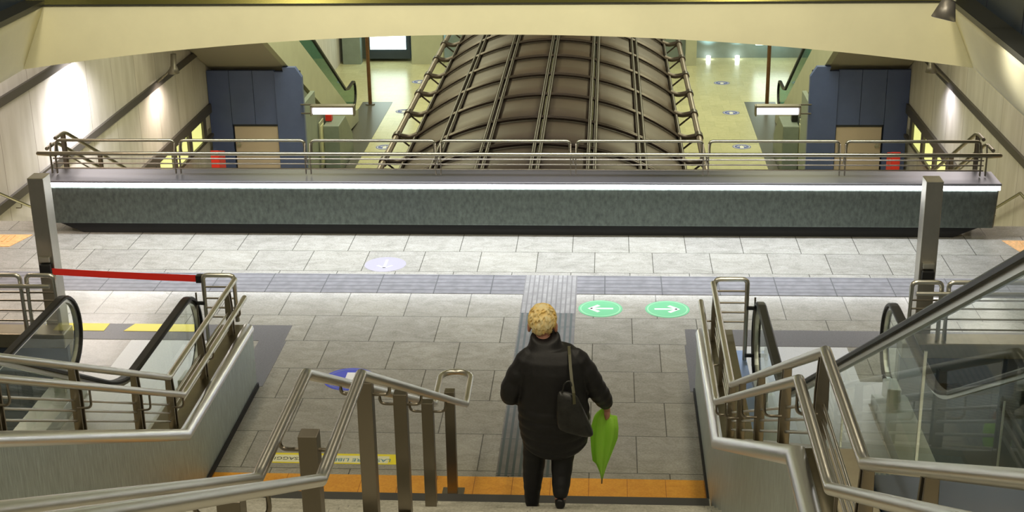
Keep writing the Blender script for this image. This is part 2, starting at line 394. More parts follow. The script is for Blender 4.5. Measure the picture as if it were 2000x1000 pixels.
# floor edge of the void beside the escalators: blue clad slab edge
for i, s in ((1, -1), (2, 1)):
    mb = MB(); a = XC+s*3.80; b = XL if s < 0 else XR
    mb.box(a, b, 12.0, 12.06, -4.9, .26)
    for k in range(5): xx = a+s*(.9+.9*k); mb.box(xx-.006, xx+.006, 11.985, 12.0, -4.9, .26) if abs(xx-a) < abs(b-a) else None
    struct('fascia_left' if s < 0 else 'fascia_right', mb, 'bluedark', 'dark blue panelled slab edge beside the escalator')
    mb = MB().box(a, b, 11.96, 12.2, .26, .40); mb.box(a, b, 12.06, 12.2, -.35, .26)
    struct('kerb_left' if s < 0 else 'kerb_right', mb, 'ledge', 'low steel kerb under the guard rail', bevel=.01)

# side walls
for nm, X, s in (('wall_left', XL, -1), ('wall_right', XR, 1)):
    mb = MB(); mb.box(X, X+s*.3, -3, 31.5, -2.75+.0, 3.0)
    mb.box(X, X+s*.3, -3, 24.5, LF, -2.75); mb.box(X+s*.06, X+s*.3, 24.5, 31.5, LF, -2.75)
    mb.box(X, X+s*.3, 31.5, 52, LF, 3.0)
    struct(nm, mb, 'concrete')
    n = 11 if s < 0 else 14
    struct('trim_%d' % n, MB().box(X, X-s*.05, 12.3, 31.0, -1.0, -.87), 'band')
    struct('trim_%d' % (n+1), MB().box(X, X-s*.05, 12.3, 31.0, .48, .61), 'band')
    struct('trim_%d' % (n+2), MB().box(X, X-s*.06, 24.0, 31.0, -2.42, -2.22), 'band')
    # ribbon of lit yellow panes under the wall
    fr = thing('lit_window_ribbon', ('row of yellow lit panes at the foot of the %s concrete wall' % ('left' if s < 0 else 'right')), 'window', (X-s*.03, 27, -2.9))
    mb = MB()
    for k in range(6):
        mb.box(X-s*.06, X+s*.02, 24.6+1.15*k-.12, 24.6+1.15*k+.12, -2.92, -2.42)
    mb.box(X-s*.06, X+s*.02, 24.5, 31.0, -2.97, -2.90)
    mb.build('frame', 'band', fr)
    for k in range(5):
        MB().box(X-s*.01, X+s*.01, 24.72+1.15*k, 25.63+1.15*k, -2.90, -2.44).build('pane', 'litpanel' if k != 1 else 'cream', fr)

# lower floor
struct('floor_lower', MB().box(XL-.3, XR+.3, 8, 52, LF-.3, LF), 'lowfloor', 'cream stone floor of the lower level')
for i, s in ((20, -1), (21, 1)):
    mb = MB(); mb.prism_z([(XC+s*5.2, 21), (XC+s*5.2, 41.8), (XC+s*6.1, 41.8), (XC+s*5.95, 21)], LF, LF+.004)
    struct('trim_%d' % i, mb, 'lowdark')
# ceiling over mezzanine edge and lower level
struct('ceiling', MB().box(XL-.3, XR+.3, 14.45, 52, 3.0, 3.3), 'ceil')
struct('ceiling_upper', MB().box(-16, 14, -8, 26, 8.8, 9.0), 'ceil')
# ring beam of the stair opening
bx = lambda d: 2.76-.34*(d/4.7)**2
N_ = 28
bot = [(XC-4.7+9.4*i/N_, bx(-4.7+9.4*i/N_)) for i in range(N_+1)]
top = [(XC+4.41, 3.06), (XC-4.41, 3.06)]
struct('beam_arched', MB().prism_y(bot+top, 14.0, 14.45), 'beam', 'cream arched beam across the stair opening')
for s, nm in ((-1, 'beam_left'), (1, 'beam_right')):
    # curved side fascia, lofted along y
    rings = []
    def sec(y, bulge):
        pts = []
        for i in range(9):
            u = i/8; zz = 2.42+.64*u; off = 4.70-.29*u-bulge*math.sin(PI*u)*.5
            pts.append((XC+s*off, y, zz))
        pts += [(XC+s*5.2, y, 3.06), (XC+s*5.2, y, 2.42)]
        return pts
    for y, bl in ((14.0, 0.0), (13.75, .02), (13.4, .06), (12.8, .10), (11.5, .12), (8, .12), (2, .12), (-3, .12)): rings.append(sec(y, bl))
    struct(nm, MB().loft(rings), 'beam', 'cream curved side beam of the stair opening')
# metal band and dark edge on top of the beams; upper blue panelling
mb = MB(); mb.box(XC-4.40, XC+4.40, 13.98, 14.06, 3.06, 3.073)
for s in (-1, 1): mb.prism_z([(XC+s*4.40, 14.06), (XC+s*4.40, -3), (XC+s*4.62, -3), (XC+s*4.62, 14.06)], 3.06, 3.11)
struct('trim_17', mb, 'darkedge')
struct('trim_18', MB().prism_x([(14.0, 3.073), (14.9, 4.0), (15.0, 4.0), (14.2, 3.073)], XC-4.6, XC+4.6), 'metalband')
for s, nm in ((-1, 'left'), (1, 'right')):
    mb = MB(); mb.box(XC+s*4.62, XC+s*4.72, -3, 14.9, 3.11, 4.9)
    struct('upper_fascia_'+nm, mb, 'bluedark', 'dark blue panels above the %s cream side beam' % nm)
    mb = MB()
    for k in range(9): mb.box(XC+s*4.615, XC+s*4.62, 13.4-1.2*k, 13.412-1.2*k, 3.12, 4.9)
    struct('trim_%d' % (30 if s < 0 else 31), mb, 'seam')
# far wall
mb = MB(); mb.box(XL, XR, 47.8, 48.1, LF, 3)
struct('wall_far', mb, 'greywall')

# side stairs going down to the lower level
for s, nm in ((-1, 'side_stair_left'), (1, 'side_stair_right')):
    p = [(16.35, 0)]; y, z = 16.35, 0
    for k in range(14): z -= .164; p.append((y, z)); y += .31; p.append((y, z))
    y += 1.1; p[-1] = (y, z)
    for k in range(16): z -= .164; p.append((y, max(z, LF))); y += .31; p.append((y, max(z, LF)))
    p += [(y, LF-.02), (21, LF-.02), (16.35, -.9)]
    struct(nm, MB().prism_x(p, XC+s*5.45, XC+s*7.7), 'lowfloor', 'stone stair going down beside the %s concrete wall' % nm.split('_')[-1])
    # inner cheek wall
    struct(nm+'_cheek', MB().prism_x([(16.35, .02), (20.7, -2.28), (21.8, -2.28), (26.9, LF+.05), (26.9, LF), (16.35, LF)], XC+s*5.45, XC+s*5.33), 'greywall')
struct('wall_front_lower', MB().box(XC-5.33, XC+5.33, 16.2, 16.35, LF, -.35), 'greywall')

# ================================================================ MEZZANINE BLOCK WALL
BX0, BX1 = -6.66, 4.42
blk = thing('barrier_block', 'long steel-clad barrier block with a white light line along its top edge', 'barrier', (XC, 15.85, 0))
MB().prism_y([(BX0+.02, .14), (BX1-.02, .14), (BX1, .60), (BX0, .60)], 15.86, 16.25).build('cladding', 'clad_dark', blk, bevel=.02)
MB().prism_y([(BX0+.45, .0), (BX1-.45, .0), (BX1-.12, .14), (BX0+.12, .14)], 15.95, 16.2).build('plinth', 'rubber', blk)
MB().box(BX0-.01, BX1+.01, 15.815, 16.30, .655, .685).build('coping', 'block_top', blk, bevel=.008)
MB().box(BX0, BX1, 15.825, 15.90, .606, .652).build('light_strip', 'led', blk)

def rail_posts_x(parent, xs, y0, zl):   # posts of the block railing (rail runs along x); y0 = plane
    for x in xs:
        for d in (-.03, .03):
            mb = MB(); pts = [(y0+.02, zl), (y0+.02, .93), (y0+.07, 1.06), (y0+.10, 1.06), (y0+.055, .92), (y0+.055, zl)]
            mb.prism_x(pts, x+d-.006, x+d+.006); mb.build('post', 'steel2', parent, bevel=.002)
gr = thing('guard_railing', 'long steel guard railing on top of the light-lined barrier block', 'railing', (XC, 16.1, .7))
px_ = [-6.52, -5.03, -3.48, -1.95, -.38, 1.14, 2.69, 4.27]
rail_posts_x(gr, px_, 16.03, .70)
yA, zA, yB, zB = 15.99, .965, 16.12, 1.09
MB().tube(rounded([(BX0+.0, 16.5, .80), (BX0-.02, yA, zA), (BX1+.02, yA, zA), (BX1, 16.5, .80)], .05), .024).build('handrail', 'steel_dim', gr)
for a, b in zip(px_[:-1], px_[1:]):
    MB().tube(rounded([(a+.04, yB, .94), (a+.04, yB, zB), (b-.04, yB, zB), (b-.04, yB, .94)], .05), .018, 10).build('top_rail', 'steel_dim', gr)
for zz in (.765, .825, .885):
    MB().tube([(px_[0], 16.06, zz), (px_[-1], 16.06, zz)], .009, 8).build('bar', 'steel2', gr)
for x in px_[1:-1]:
    MB().tube(rounded([(x, 16.04, .86), (x, yA, .86), (x, yA, zA-.02)], .04), .008, 8).build('bracket', 'steel2', gr)

# descending railings by the side stairs
for s, x in ((-1, BX0+.14), (1, BX1-.14)):
    r = thing('stair_railing', 'steel railing running down behind the %s end of the barrier block' % ('left' if s < 0 else 'right'), 'railing', (x, 16.4, 0))
    sl = .53
    MB().tube(rounded([(x, 16.2, 1.09), (x, 16.5, 1.09), (x, 20.7, 1.09-sl*4.2), (x, 21.8, 1.09-sl*4.2), (x, 26.6, 1.09-sl*9)], .12), .022).build('top_rail', 'steel2', r)
    MB().tube(rounded([(x+s*.12, 16.2, .96), (x+s*.12, 16.5, .96), (x+s*.12, 20.7, .96-sl*4.2), (x+s*.12, 21.8, .96-sl*4.2), (x+s*.12, 26.6, .96-sl*9)], .12), .022).build('handrail', 'steel2', r)
    for o in (.75, .58, .41, .24):
        MB().tube([(x, 16.3, o+.1), (x, 16.5, o+.05), (x, 20.7, o-sl*4.2), (x, 21.8, o-sl*4.2), (x, 26.6, o-sl*9)], .010, 8).build('bar', 'steel2', r)
    for yy in (16.45, 17.6, 18.8, 20.0, 21.2, 22.6, 23.9, 25.2, 26.4):
        zz = 1.09-sl*(max(0, min(yy, 20.7)-16.5)+max(0, yy-21.8))
        for d in (-.03, .03): MB().box(x-.02, x+.02, yy+d-.006, yy+d+.006, zz-1.09+.02, zz).build('post', 'steel2', r)
# wall handrails
for s, X in ((-1, XL), (1, XR)):
    r = thing('wall_handrail', 'thin steel handrail on brackets along the %s concrete wall' % ('left' if s < 0 else 'right'), 'handrail', (X, 18, 0))
    x = X-s*.09
    MB().tube([(x, 16.5, .93), (x, 20.85, -1.37), (x, 21.95, -1.37), (x, 27.0, -4.0)], .022).build('rail', 'steel_dim', r)
    for yy, zz in ((17.2, .56), (18.6, -.18), (20.2, -1.03), (21.4, -1.37), (23.5, -2.18), (25.5, -3.22)):
        MB().tube(rounded([(X, yy, zz-.08), (x, yy, zz-.08), (x, yy, zz)], .03), .008, 8).build('bracket', 'steel2', r)

# ================================================================ PARAPETS beside the foreground stair
topl = [(11.72, .62), (9.66, .62), (5.70, 2.62), (4.68, 2.62), (-.5, 5.32)]
botl = [(-.5, 3.6), (4.68, 1.2), (5.70, 1.2), (9.66, -.2), (11.72, -.2)]
for s, sd in ((-1, 'left'), (1, 'right')):
    par = thing('stair_parapet', 'steel-clad parapet wall with bright rounded edge on the %s of the stairs' % sd, 'parapet', (XC+s*2.1, 11.0, 0))
    poly = [(y, z-.03) for y, z in topl]+botl
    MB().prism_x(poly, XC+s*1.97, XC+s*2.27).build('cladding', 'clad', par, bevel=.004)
    # rounded coping on the stair-side edge
    prf = [(0.018*math.cos(a), .03*math.sin(a)) for a in [2*PI*i/14 for i in range(14)]]
    path = [(XC+s*2.015, y, z-.047) for y, z in [(11.73, .62)]+topl[1:]]
    MB().sweep(path, [(.055*math.cos(2*PI*i/20), .055*math.sin(2*PI*i/20)) for i in range(20)]).build('rounded_edge', 'coping', par)
    MB().prism_x([(y, z) for y, z in topl]+[(y, z-.03) for y, z in reversed(topl)], XC+s*1.99, XC+s*2.275).build('ledge', 'ledge', par)
    # dark recessed skirting at the foot
    MB().prism_x([(11.73, 0), (9.5, 0), (9.5, .05), (11.73, .05)], XC+s*1.955, XC+s*1.97).build('skirting', 'rubber', par)

    rl = thing('parapet_railing', 'double steel railing on the parapet at the %s of the stairs' % sd, 'railing', (XC+s*2.1, 9.66, .62))
    oA, oB = 1.99, 2.10
    A = [(11.62, .92), (9.66, .92), (5.63, 2.98), (4.70, 2.98), (-.4, 5.60)]
    B = [(11.75, 1.04), (9.70, 1.04), (5.66, 3.10), (4.67, 3.10), (-.4, 5.72)]
    MB().tube([(XC+s*oA, y, z) for y, z in A], .0245, 16).build('handrail', 'steel', rl)
    MB().tube([(XC+s*oB, y, z) for y, z in B], .0245, 16).build('top_rail', 'steel', rl)
    def zt(y, P=topl):
        for (y0, z0), (y1, z1) in zip(P[:-1], P[1:]):
            if y1 <= y <= y0: return z0+(z1-z0)*(y0-y)/(y0-y1)
        return P[0][1]
    for h in (.075, .145, .215):
        MB().tube([(XC+s*2.11, y, z+h) for y, z in [(11.6, .62)]+topl[1:]], .0085, 8).build('bar', 'steel', rl)
    def lerpz(y, P):
        for (y0, z0), (y1, z1) in zip(P[:-1], P[1:]):
            if y1 <= y <= y0: return z0+(z1-z0)*(y0-y)/(y0-y1)
        return P[0][1]
    for yy in (11.5, 10.6, 9.72, 9.0, 7.95, 6.85, 5.72, 4.64, 3.75, 2.75, 1.7, .6):
        z0 = zt(yy)
        for d in (-.028, .028):
            y_ = yy+d
            mb = MB(); a = XC+s*2.075; b = XC+s*2.13
            # leaning flat bar
            pts = [(a, z0-.0), (a-s*.0, z0+.26), (XC+s*2.085, lerpz(y_, B)-.008), (XC+s*2.125, lerpz(y_, B)-.008), (b, z0+.26), (b, z0)]
            mb.prism_y(pts, y_-.006, y_+.006); mb.build('post', 'steel2', rl, bevel=.002)
        MB().tube(rounded([(XC+s*2.08, yy-.07, z0+.20), (XC+s*oA, yy-.07, z0+.20), (XC+s*oA, yy-.07, lerpz(yy-.07, A)-.01)], .035), .008, 8).build('bracket', 'steel2', rl)
    # end frame turned towards the escalator
    fr = thing('end_frame', 'rounded tubular end frame between parapet and escalator on the %s' % sd, 'railing', (XC+s*2.25, 11.8, .0))
    x0, x1 = XC+s*2.12, XC+s*2.40
    MB().tube(rounded([(x0, 11.8, .62), (x0, 11.8, 1.06), (x1, 11.8, 1.06), (x1, 11.8, 0)], .045), .021, 12).build('frame', 'steel', fr)
    for zz in (.95, .84, .75, .66): MB().tube([(x0, 11.8, zz), (x1, 11.8, zz)], .009, 8).build('bar', 'steel2', fr)
    MB().tube([(x1+s*.07, 11.78, .25), (x1+s*.07, 11.78, .90)], .008, 8).build('rod', 'steel2', fr)
    for zz in (.35, .80): MB().box(x1, x1+s*.08, 11.77, 11.79, zz-.015, zz+.015).build('clip', 'black', fr)

# ================================================================ CENTRAL HANDRAIL
ch = thing('double_handrail', 'freestanding double steel handrail on square posts in the middle of the stairs', 'handrail', (XC, 9.86, 0))
xa, xb = XC+.12, XC-.12
rp = [(9.87, .77), (5.63, 2.98), (4.70, 2.98), (-.4, 5.60)]
pathA = [(xa, y, z) for y, z in reversed(rp)]; pathB = [(xb, y, z) for y, z in rp]
loop = [(XC+.12*math.cos(a), 10.27+.12*math.sin(a), .80) for a in [PI*i/12 for i in range(13)]]
MB().tube(pathA+loop+pathB, .0245, 16).build('rail', 'steel', ch)
def stairz(y):
    if y > 9.5: return 0
    if y > 6.2: return .158*(int((9.5-y)/.3)+1)
    if y > 4.9: return 1.896
    return 1.896+.158*(int((4.9-y)/.3)+1)
def rz(y):
    for (y0, z0), (y1, z1) in zip(rp[:-1], rp[1:]):
        if y1 <= y <= y0: return z0+(z1-z0)*(y0-y)/(y0-y1)
    return .77
for yy, zt_ in ((9.86, .89), (8.60, 1.41), (7.46, 2.02), (6.36, 2.61), (5.08, 2.98), (3.94, 3.34), (2.75, 3.9), (1.6, 4.5)):
    z0 = stairz(yy)
    MB().box(XC-.038, XC+.038, yy-.038, yy+.038, z0, zt_).build('post', 'steel2', ch, bevel=.003)
    if yy > 9.8: MB().box(XC-.085, XC+.085, yy-.085, yy+.085, z0+.0, z0+.014).build('base_plate', 'steel2', ch, bevel=.002)
    if yy < 9.8:
        for sx in (-1, 1):
            zb = zt_-.075; X1 = XC+sx*.12
            MB().tube(rounded([(XC+sx*.03, yy, zb), (X1, yy, zb), (X1, yy, max(rz(yy)-.01, zb+.05))], .045), .009, 8).build('bracket', 'steel2', ch)
            
# ================================================================ ESCALATORS
def esc_z(y): return 0 if y > 9.79 else (9.79-y)*.568
for s, sd in ((-1, 'left'), (1, 'right')):
    es = thing('escalator', 'glass-sided escalator with black handrails rising on the %s of the stairs' % sd, 'escalator', (XC+s*3.06, 12.0, 0))
    for q, off in (('inner', 2.50), ('outer', 3.62)):
        X = XC+s*off
        up = [(9.95, .92)]
        knee = []
        for i in range(9):
            u = i/8; yk = 10.15-.72*u; zk = .92+.568*.72*u*u/2*1.0
            knee.append((yk, zk))
        k0 = knee[-1]
        path = [(11.42, .20)]+[(11.52+.36*math.sin(a), .56-.36*math.cos(a)) for a in [PI*i/16 for i in range(17)]]+knee+[(.2, k0[1]+(k0[0]-.2)*.568)]
        prof_ = [(-.04, -.012), (-.04, .006), (-.028, .018), (.028, .018), (.04, .006), (.04, -.012)]
        MB().sweep([(X, y, z) for y, z in path], prof_, smooth=False, up=(1, 0, 0)).v
        hb = MB(); hb.sweep([(X, y, z) for y, z in path], [(b_, a_) for a_, b_ in prof_], smooth=False, up=(1, 0, 0)); hb.build('handrail_belt', 'belt', es)
        # metal guide under the belt
        inner = []
        for i, (y, z) in enumerate(path):
            a = Vector(path[max(0, i-1)]); b = Vector(path[min(len(path)-1, i+1)]); d = (b-a).normalized(); n = Vector((d.y, -d.x)) # points inward
            if (Vector((10.9, .5))-Vector((y, z))).dot(n) < 0 and i < 18: n = -n
            if i >= 18: n = Vector((0, -1)) if n.y > 0 else n
            inner.append((y+n.x*.03, z+n.y*.03))
        MB().sweep([(X, y, z) for y, z in inner], [(-.014, -.018), (-.014, .018), (.014, .018), (.014, -.018)], smooth=False, up=(1, 0, 0)).build('guide', 'alu', es)
        # glass
        base = [(y, .12) for y in (11.45, 10.15)]
        gl = [(y, z) for y, z in inner]
        lowkey = [(11.35, .14), (9.9, .14), (9.55, .17), (.2, .17+(9.55-.2)*.568)]
        poly = [(11.35, .14)]+gl[1:]+list(reversed(lowkey[1:]))
        gmb = MB(); gmb.prism_x(poly, X-.005, X+.005)
        go = gmb.build('glass_panel', 'glass', es)
        for yj in ((7.4, 5.6, 3.8) if off < 3 else (8.2, 6.2)):
            zj = .17+(9.55-yj)*.568
            MB().box(X-.006, X+.006, yj-.005, yj+.005, zj, zj+.72).build('glass_joint', 'alu', es)
        # deck (both sides of the glass) and skirt
        for a_, b_, nm, mt in ((X-(.08 if s > 0 and off < 3 else .14), X+.14, 'deck', 'deck'),):
            MB().prism_x([(11.55, .0), (11.55, .10), (11.4, .14), (9.9, .14), (9.55, .17), (.2, 5.48), (.2, 5.0), (9.3, -.02), (9.6, -.2), (11.4, -.2)], a_, b_).build(nm, mt, es, bevel=.004)
        nb = MB(); nb.box(X-.06, X+.06, 11.28, 11.52, .08, .27); nb.build('handrail_inlet', 'alu', es, bevel=.012)
    # landing plate
    a, b = XC+s*2.66, XC+s*3.46
    MB().box(a, b, 10.6, 12.76, -.02, .006).build('landing_plate', 'plate', es)
    cp = MB(); cp.box(a, b, 10.38, 10.6, -.02, .012)
    for k in range(26): x = a+(b-a)*(k+.5)/26; cp.box(x-.004, x+.004, 10.30, 10.38, -.02, .010)
    cp.build('comb_plate', 'yellow' if False else 'plate', es)
    # side plates between balustrade and floor
    MB().box(XC+s*2.28, XC+s*2.66, 11.55, 12.76, -.02, .005).build('side_plate', 'plate', es)
    MB().box(XC+s*3.46, XC+s*3.78, 11.55, 12.0, -.02, .004).build('side_plate', 'plate', es)
    # steps
    me0 = None
    yk = 10.3; k = 0
    zz = 0
    while yk > 2.5 and k < 24:
        mbs = MB(); y1 = yk-.4
        zc = esc_z(yk-.2)*1.0
        zc = -.005 if k < 2 else -.005+(k-1)*.2272
        if me0 is None:
            mbs.box(a+.01, b-.01, y1+.004, yk, zc-.03, zc)
            for g in range(20): x = a+(b-a)*(g+.5)/20; mbs.box(x-.010, x+.010, y1+.004, yk, zc, zc+.008)
            mbs.prism_x([(yk-.004, zc), (yk-.004, zc-.23), (yk-.02, zc-.23), (yk-.02, zc)], a+.01, b-.01)
            st0 = mbs.build('step', 'stepmetal', es); me0 = (st0, yk, zc)
        else:
            c = me0[0].copy(); C.objects.link(c); c.location = Vector((0, yk-me0[1], zc-me0[2]))
        yk -= .4; k += 1
    # blue warning stickers on the outer deck
    # infill deck between parapet and escalator (right one coloured as if reflecting blue)
    MB().prism_x([(12.1, .0), (12.1, .12), (12.0, .30), (9.7, .30), (.4, 5.4), (.4, 5.2), (9.6, 0), (11, 0)], XC+s*2.285, XC+s*(2.42 if s > 0 else 2.36)).build('infill_strip', 'bluereflect' if s > 0 else 'deck', es)
for yy, sx in ((8.9, 0), (8.55, 0)):
    zz = .17+(9.55-yy)*.568
    o = MB(); X = XC-3.62+.075
    pts = [(X+.045*math.cos(t_), yy+.045*math.sin(t_)) for t_ in [2*PI*i/20 for i in range(20)]]
    vs = [(x, y, .17+(9.55-y)*.568+.006) for x, y in pts]; vs2 = [(x, y, z-.005) for x, y, z in vs]
    n = 20; o.add(vs+vs2, [list(range(n)), list(range(n, 2*n))[::-1]]+[(i, n+i, n+(i+1) % n, (i+1) % n) for i in range(n)])
    tag(o.build('warning_sticker', 'blue'), 'small round blue sticker on the left escalator deck, %s of the two' % ('farther' if yy > 8.7 else 'nearer'), 'sticker', 'blue warning stickers on the escalator deck')

# outer guard rails on the kerb by the void
for s, sd in ((-1, 'left'), (1, 'right')):
    g = thing('void_railing', 'horizontal-bar steel railing on the kerb beyond the %s escalator' % sd, 'railing', (XC+s*5.5, 12.05, .4))
    x0 = XC+s*3.86; x1 = XC+s*4.12; x2 = XC+s*7.6
    MB().tube(rounded([(x0, 12.05, .40), (x0, 12.05, .95), (x1, 12.05, .95), (x1, 12.05, .40)], .05), .021, 12).build('end_loop', 'steel', g)
    MB().tube(rounded([(x1+s*.06, 12.05, .40), (x1+s*.06, 12.05, .95), (x2, 12.05, .95), (x2, 12.05, .40)], .05), .021, 12).build('top_rail', 'steel', g)
    MB().tube([(x0+s*.03, 12.0, .86), (x2, 12.0, .86)], .021, 12).build('handrail', 'steel', g)
    for zz in (.50, .60, .70, .78): MB().tube([(x0, 12.05, zz), (x2, 12.05, zz)], .009, 8).build('bar', 'steel2', g)
    for k in (1, 2): 
        xx = x1+s*1.55*k
        for d in (-.03, .03): MB().box(xx+d-.006, xx+d+.006, 12.03, 12.07, .4, .94).build('post', 'steel2', g)

# ================================================================ STEEL COLUMNS, RED BELT
for s, sd in ((-1, 'left'), (1, 'right')):
    X = XC+s*4.07
    c = thing('steel_column', 'slim brushed steel column by the %s escalator head' % sd, 'column', (X, 12.5, 0))
    MB().box(X-.075, X+.075, 12.42, 12.60, 0, 1.76).build('shaft', 'column', c, bevel=.006)
    MB().box(X-.10, X+.10, 12.395, 12.625, 0, .02).build('base', 'steel2', c, bevel=.003)
    MB().box(X-.055, X+.055, 12.37, 12.42, .80, .93).build('belt_housing', 'black', c, bevel=.01)
    MB().box(X-.05, X+.05, 12.38, 12.42, .95, 1.0).build('bracket', 'steel', c, bevel=.004)
b = thing('barrier_belt', 'red retractable belt stretched across the head of the left escalator', 'belt', (XC-3.2, 12.1, .87))
bp0 = Vector((XC-4.0, 12.37, .865)); bp1 = Vector((XC-2.46, 11.82, 1.02))
mb = MB(); vs = []
for i in range(13):
    u = i/12; p = bp0.lerp(bp1, u); sag = -.004*math.sin(PI*u)
    for dy, dz in ((-.001, -.032), (-.001, .032), (.001, .032), (.001, -.032)): vs.append((p.x, p.y+dy, p.z+dz+sag))
mb.add(vs, [(i*4+j, i*4+(j+1) % 4, i*4+4+(j+1) % 4, i*4+4+j) for i in range(12) for j in range(4)]+[(3, 2, 1, 0), (48, 49, 50, 51)]); mb.build('webbing', 'red', b)
MB().box(bp1.x-.005, bp1.x+.05, 11.79, 11.85, .985, 1.055).build('end_clip', 'black', b, bevel=.005)

# ================================================================ FLOOR STICKERS
def disc(mb, x, y, z0, z1, r, n=40, sy=1):
    return mb.prism_z([(x+r*math.cos(2*PI*i/n), y+sy*r*math.sin(2*PI*i/n)) for i in range(n)], z0, z1)
def arrow_pts(x, y, L, ang, w=.032, head=.11):
    # shaft pointing along ang with open head
    c, s_ = math.cos(ang), math.sin(ang)
    def T(a, b): return (x+a*c-b*s_, y+a*s_+b*c)
    h = L/2
    return [[T(-h, -w/2), T(h-.03, -w/2), T(h-.03, w/2), T(-h, w/2)],
            [T(h, 0), T(h-head, head), T(h-head-.03, head-.03), T(h-.045, 0)],
            [T(h, 0), T(h-.045, 0), T(h-head-.03, -head+.03), T(h-head, -head)]]
def sticker(x, y, z, r, m, ma, ang, label, L=.26, w=.032, head=.10, ring=None, group=None):
    t_ = thing('floor_sticker', label, 'sticker', (x, y, z), group)
    disc(MB(), x, y, z, z+.002, r).build('disc', m, t_)
    zt_ = z+.002
    if ring:
        mb = MB(); n = 40; ri = r*ring[1]; ro = r*ring[2]
        vs = [(x+q*math.cos(2*PI*i/n), y+q*math.sin(2*PI*i/n), zz) for zz in (zt_, zt_+.001) for q in (ri, ro) for i in range(n)]
        fs = []
        for i in range(n):
            j = (i+1) % n; fs += [(2*n+i, 3*n+i, 3*n+j, 2*n+j), (n+i, i, j, n+j), (n+i, n+j, 3*n+j, 3*n+i), (i, 2*n+i, 2*n+j, j)]
        mb.add(vs, fs); mb.build('ring', ring[0], t_)
    mb = MB()
    for p in arrow_pts(x, y, L, ang, w, head): mb.prism_z(p, zt_, zt_+.0012)
    mb.build('arrow', ma, t_)
    return t_
sticker(-.05, 13.69, 0, .225, 'green', 'white', PI, 'round green floor sticker with a white arrow pointing left', ring=('greenlight', .86, .92))
sticker(.63, 13.69, 0, .225, 'green', 'white', 0, 'round green floor sticker with a white arrow pointing right', ring=('greenlight', .86, .92))
sticker(-2.44, 14.93, 0, .23, 'lavender', 'lavender2', -PI/2, 'faded lavender floor sticker with a worn arrow near the barrier block', L=.3)
sticker(-2.33, 11.93, .0, .24, 'blue', 'white', -PI/2, 'bright blue round floor sticker with white mark beside the stair foot', L=.28, w=.09, head=.12, ring=('bluefar', .84, .90))
zf = LF+.001
far = [(-1, 44.4, 'farthest'), (-1, 40.7, 'middle'), (-1, 36.9, 'nearest'), (1, 44.2, 'farthest'), (1, 40.55, 'middle'), (1, 37.0, 'nearest')]
for s, yy, w_ in far:
    x = XC+s*4.72 
    sticker(x, yy, zf, .24, 'bluefar', 'white', PI/2, '%s of the blue and white floor stickers on the lower level, %s of the vault' % (w_, 'left' if s < 0 else 'right'), L=.30, w=.10, head=.13, ring=('white', .80, .88), group='blue stickers on the lower floor')
# yellow tapes on the dark border
tag(MB().prism_z([(-4.72, 13.165), (-4.07, 13.165), (-4.07, 12.98), (-4.78, 12.98)], .003, .006).build('yellow_tape', 'yellow'), 'yellow floor tape between the left escalator handrails', 'tape')
tag(MB().box(-5.62, -4.98, 12.98, 13.165, .003, .006).build('yellow_tape', 'yellow'), 'yellow floor tape seen through glass beside the left steel column', 'tape')
tp = thing('notice_tape', 'yellow floor notice strip with printed words beside the orange tactile strip', 'sticker', (-2.2, 10.4, 0))
MB().prism_z([(-2.80, 10.32), (-1.66, 10.32), (-1.66, 10.49), (-2.80, 10.49)], .0, .002).build('strip', 'yellow2', tp)
MB().box(-2.74, -1.75, 10.335, 10.455, .002, .003).build('printed_field', 'paleyellow', tp)
def text(body, size, loc, rotz, m, parent, name='lettering', sx=1):
    cu = bpy.data.curves.new(name, 'FONT'); cu.body = body; cu.size = size; cu.align_x = 'CENTER'; cu.align_y = 'CENTER'; cu.extrude = .0006
    tmp = bpy.data.objects.new('tmp', cu); C.objects.link(tmp)
    dg = bpy.context.evaluated_depsgraph_get(); me = bpy.data.meshes.new_from_object(tmp.evaluated_get(dg))
    bpy.data.objects.remove(tmp); me.name = name
    o = bpy.data.objects.new(name, me); C.objects.link(o); me.materials.append(M[m])
    me.transform(Matrix.Translation(Vector(loc)-world_loc(parent)) @ Matrix.Rotation(rotz, 4, 'Z') @ Matrix.Diagonal((sx, 1, 1, 1)))
    o.parent = parent
    return o
text('LASCIARE LIBERO', .074, (-2.02, 10.385, .0035), PI, 'textblue', tp)
text('IL PASSAGGIO', .070, (-2.53, 10.395, .0035), PI, 'textdark', tp)

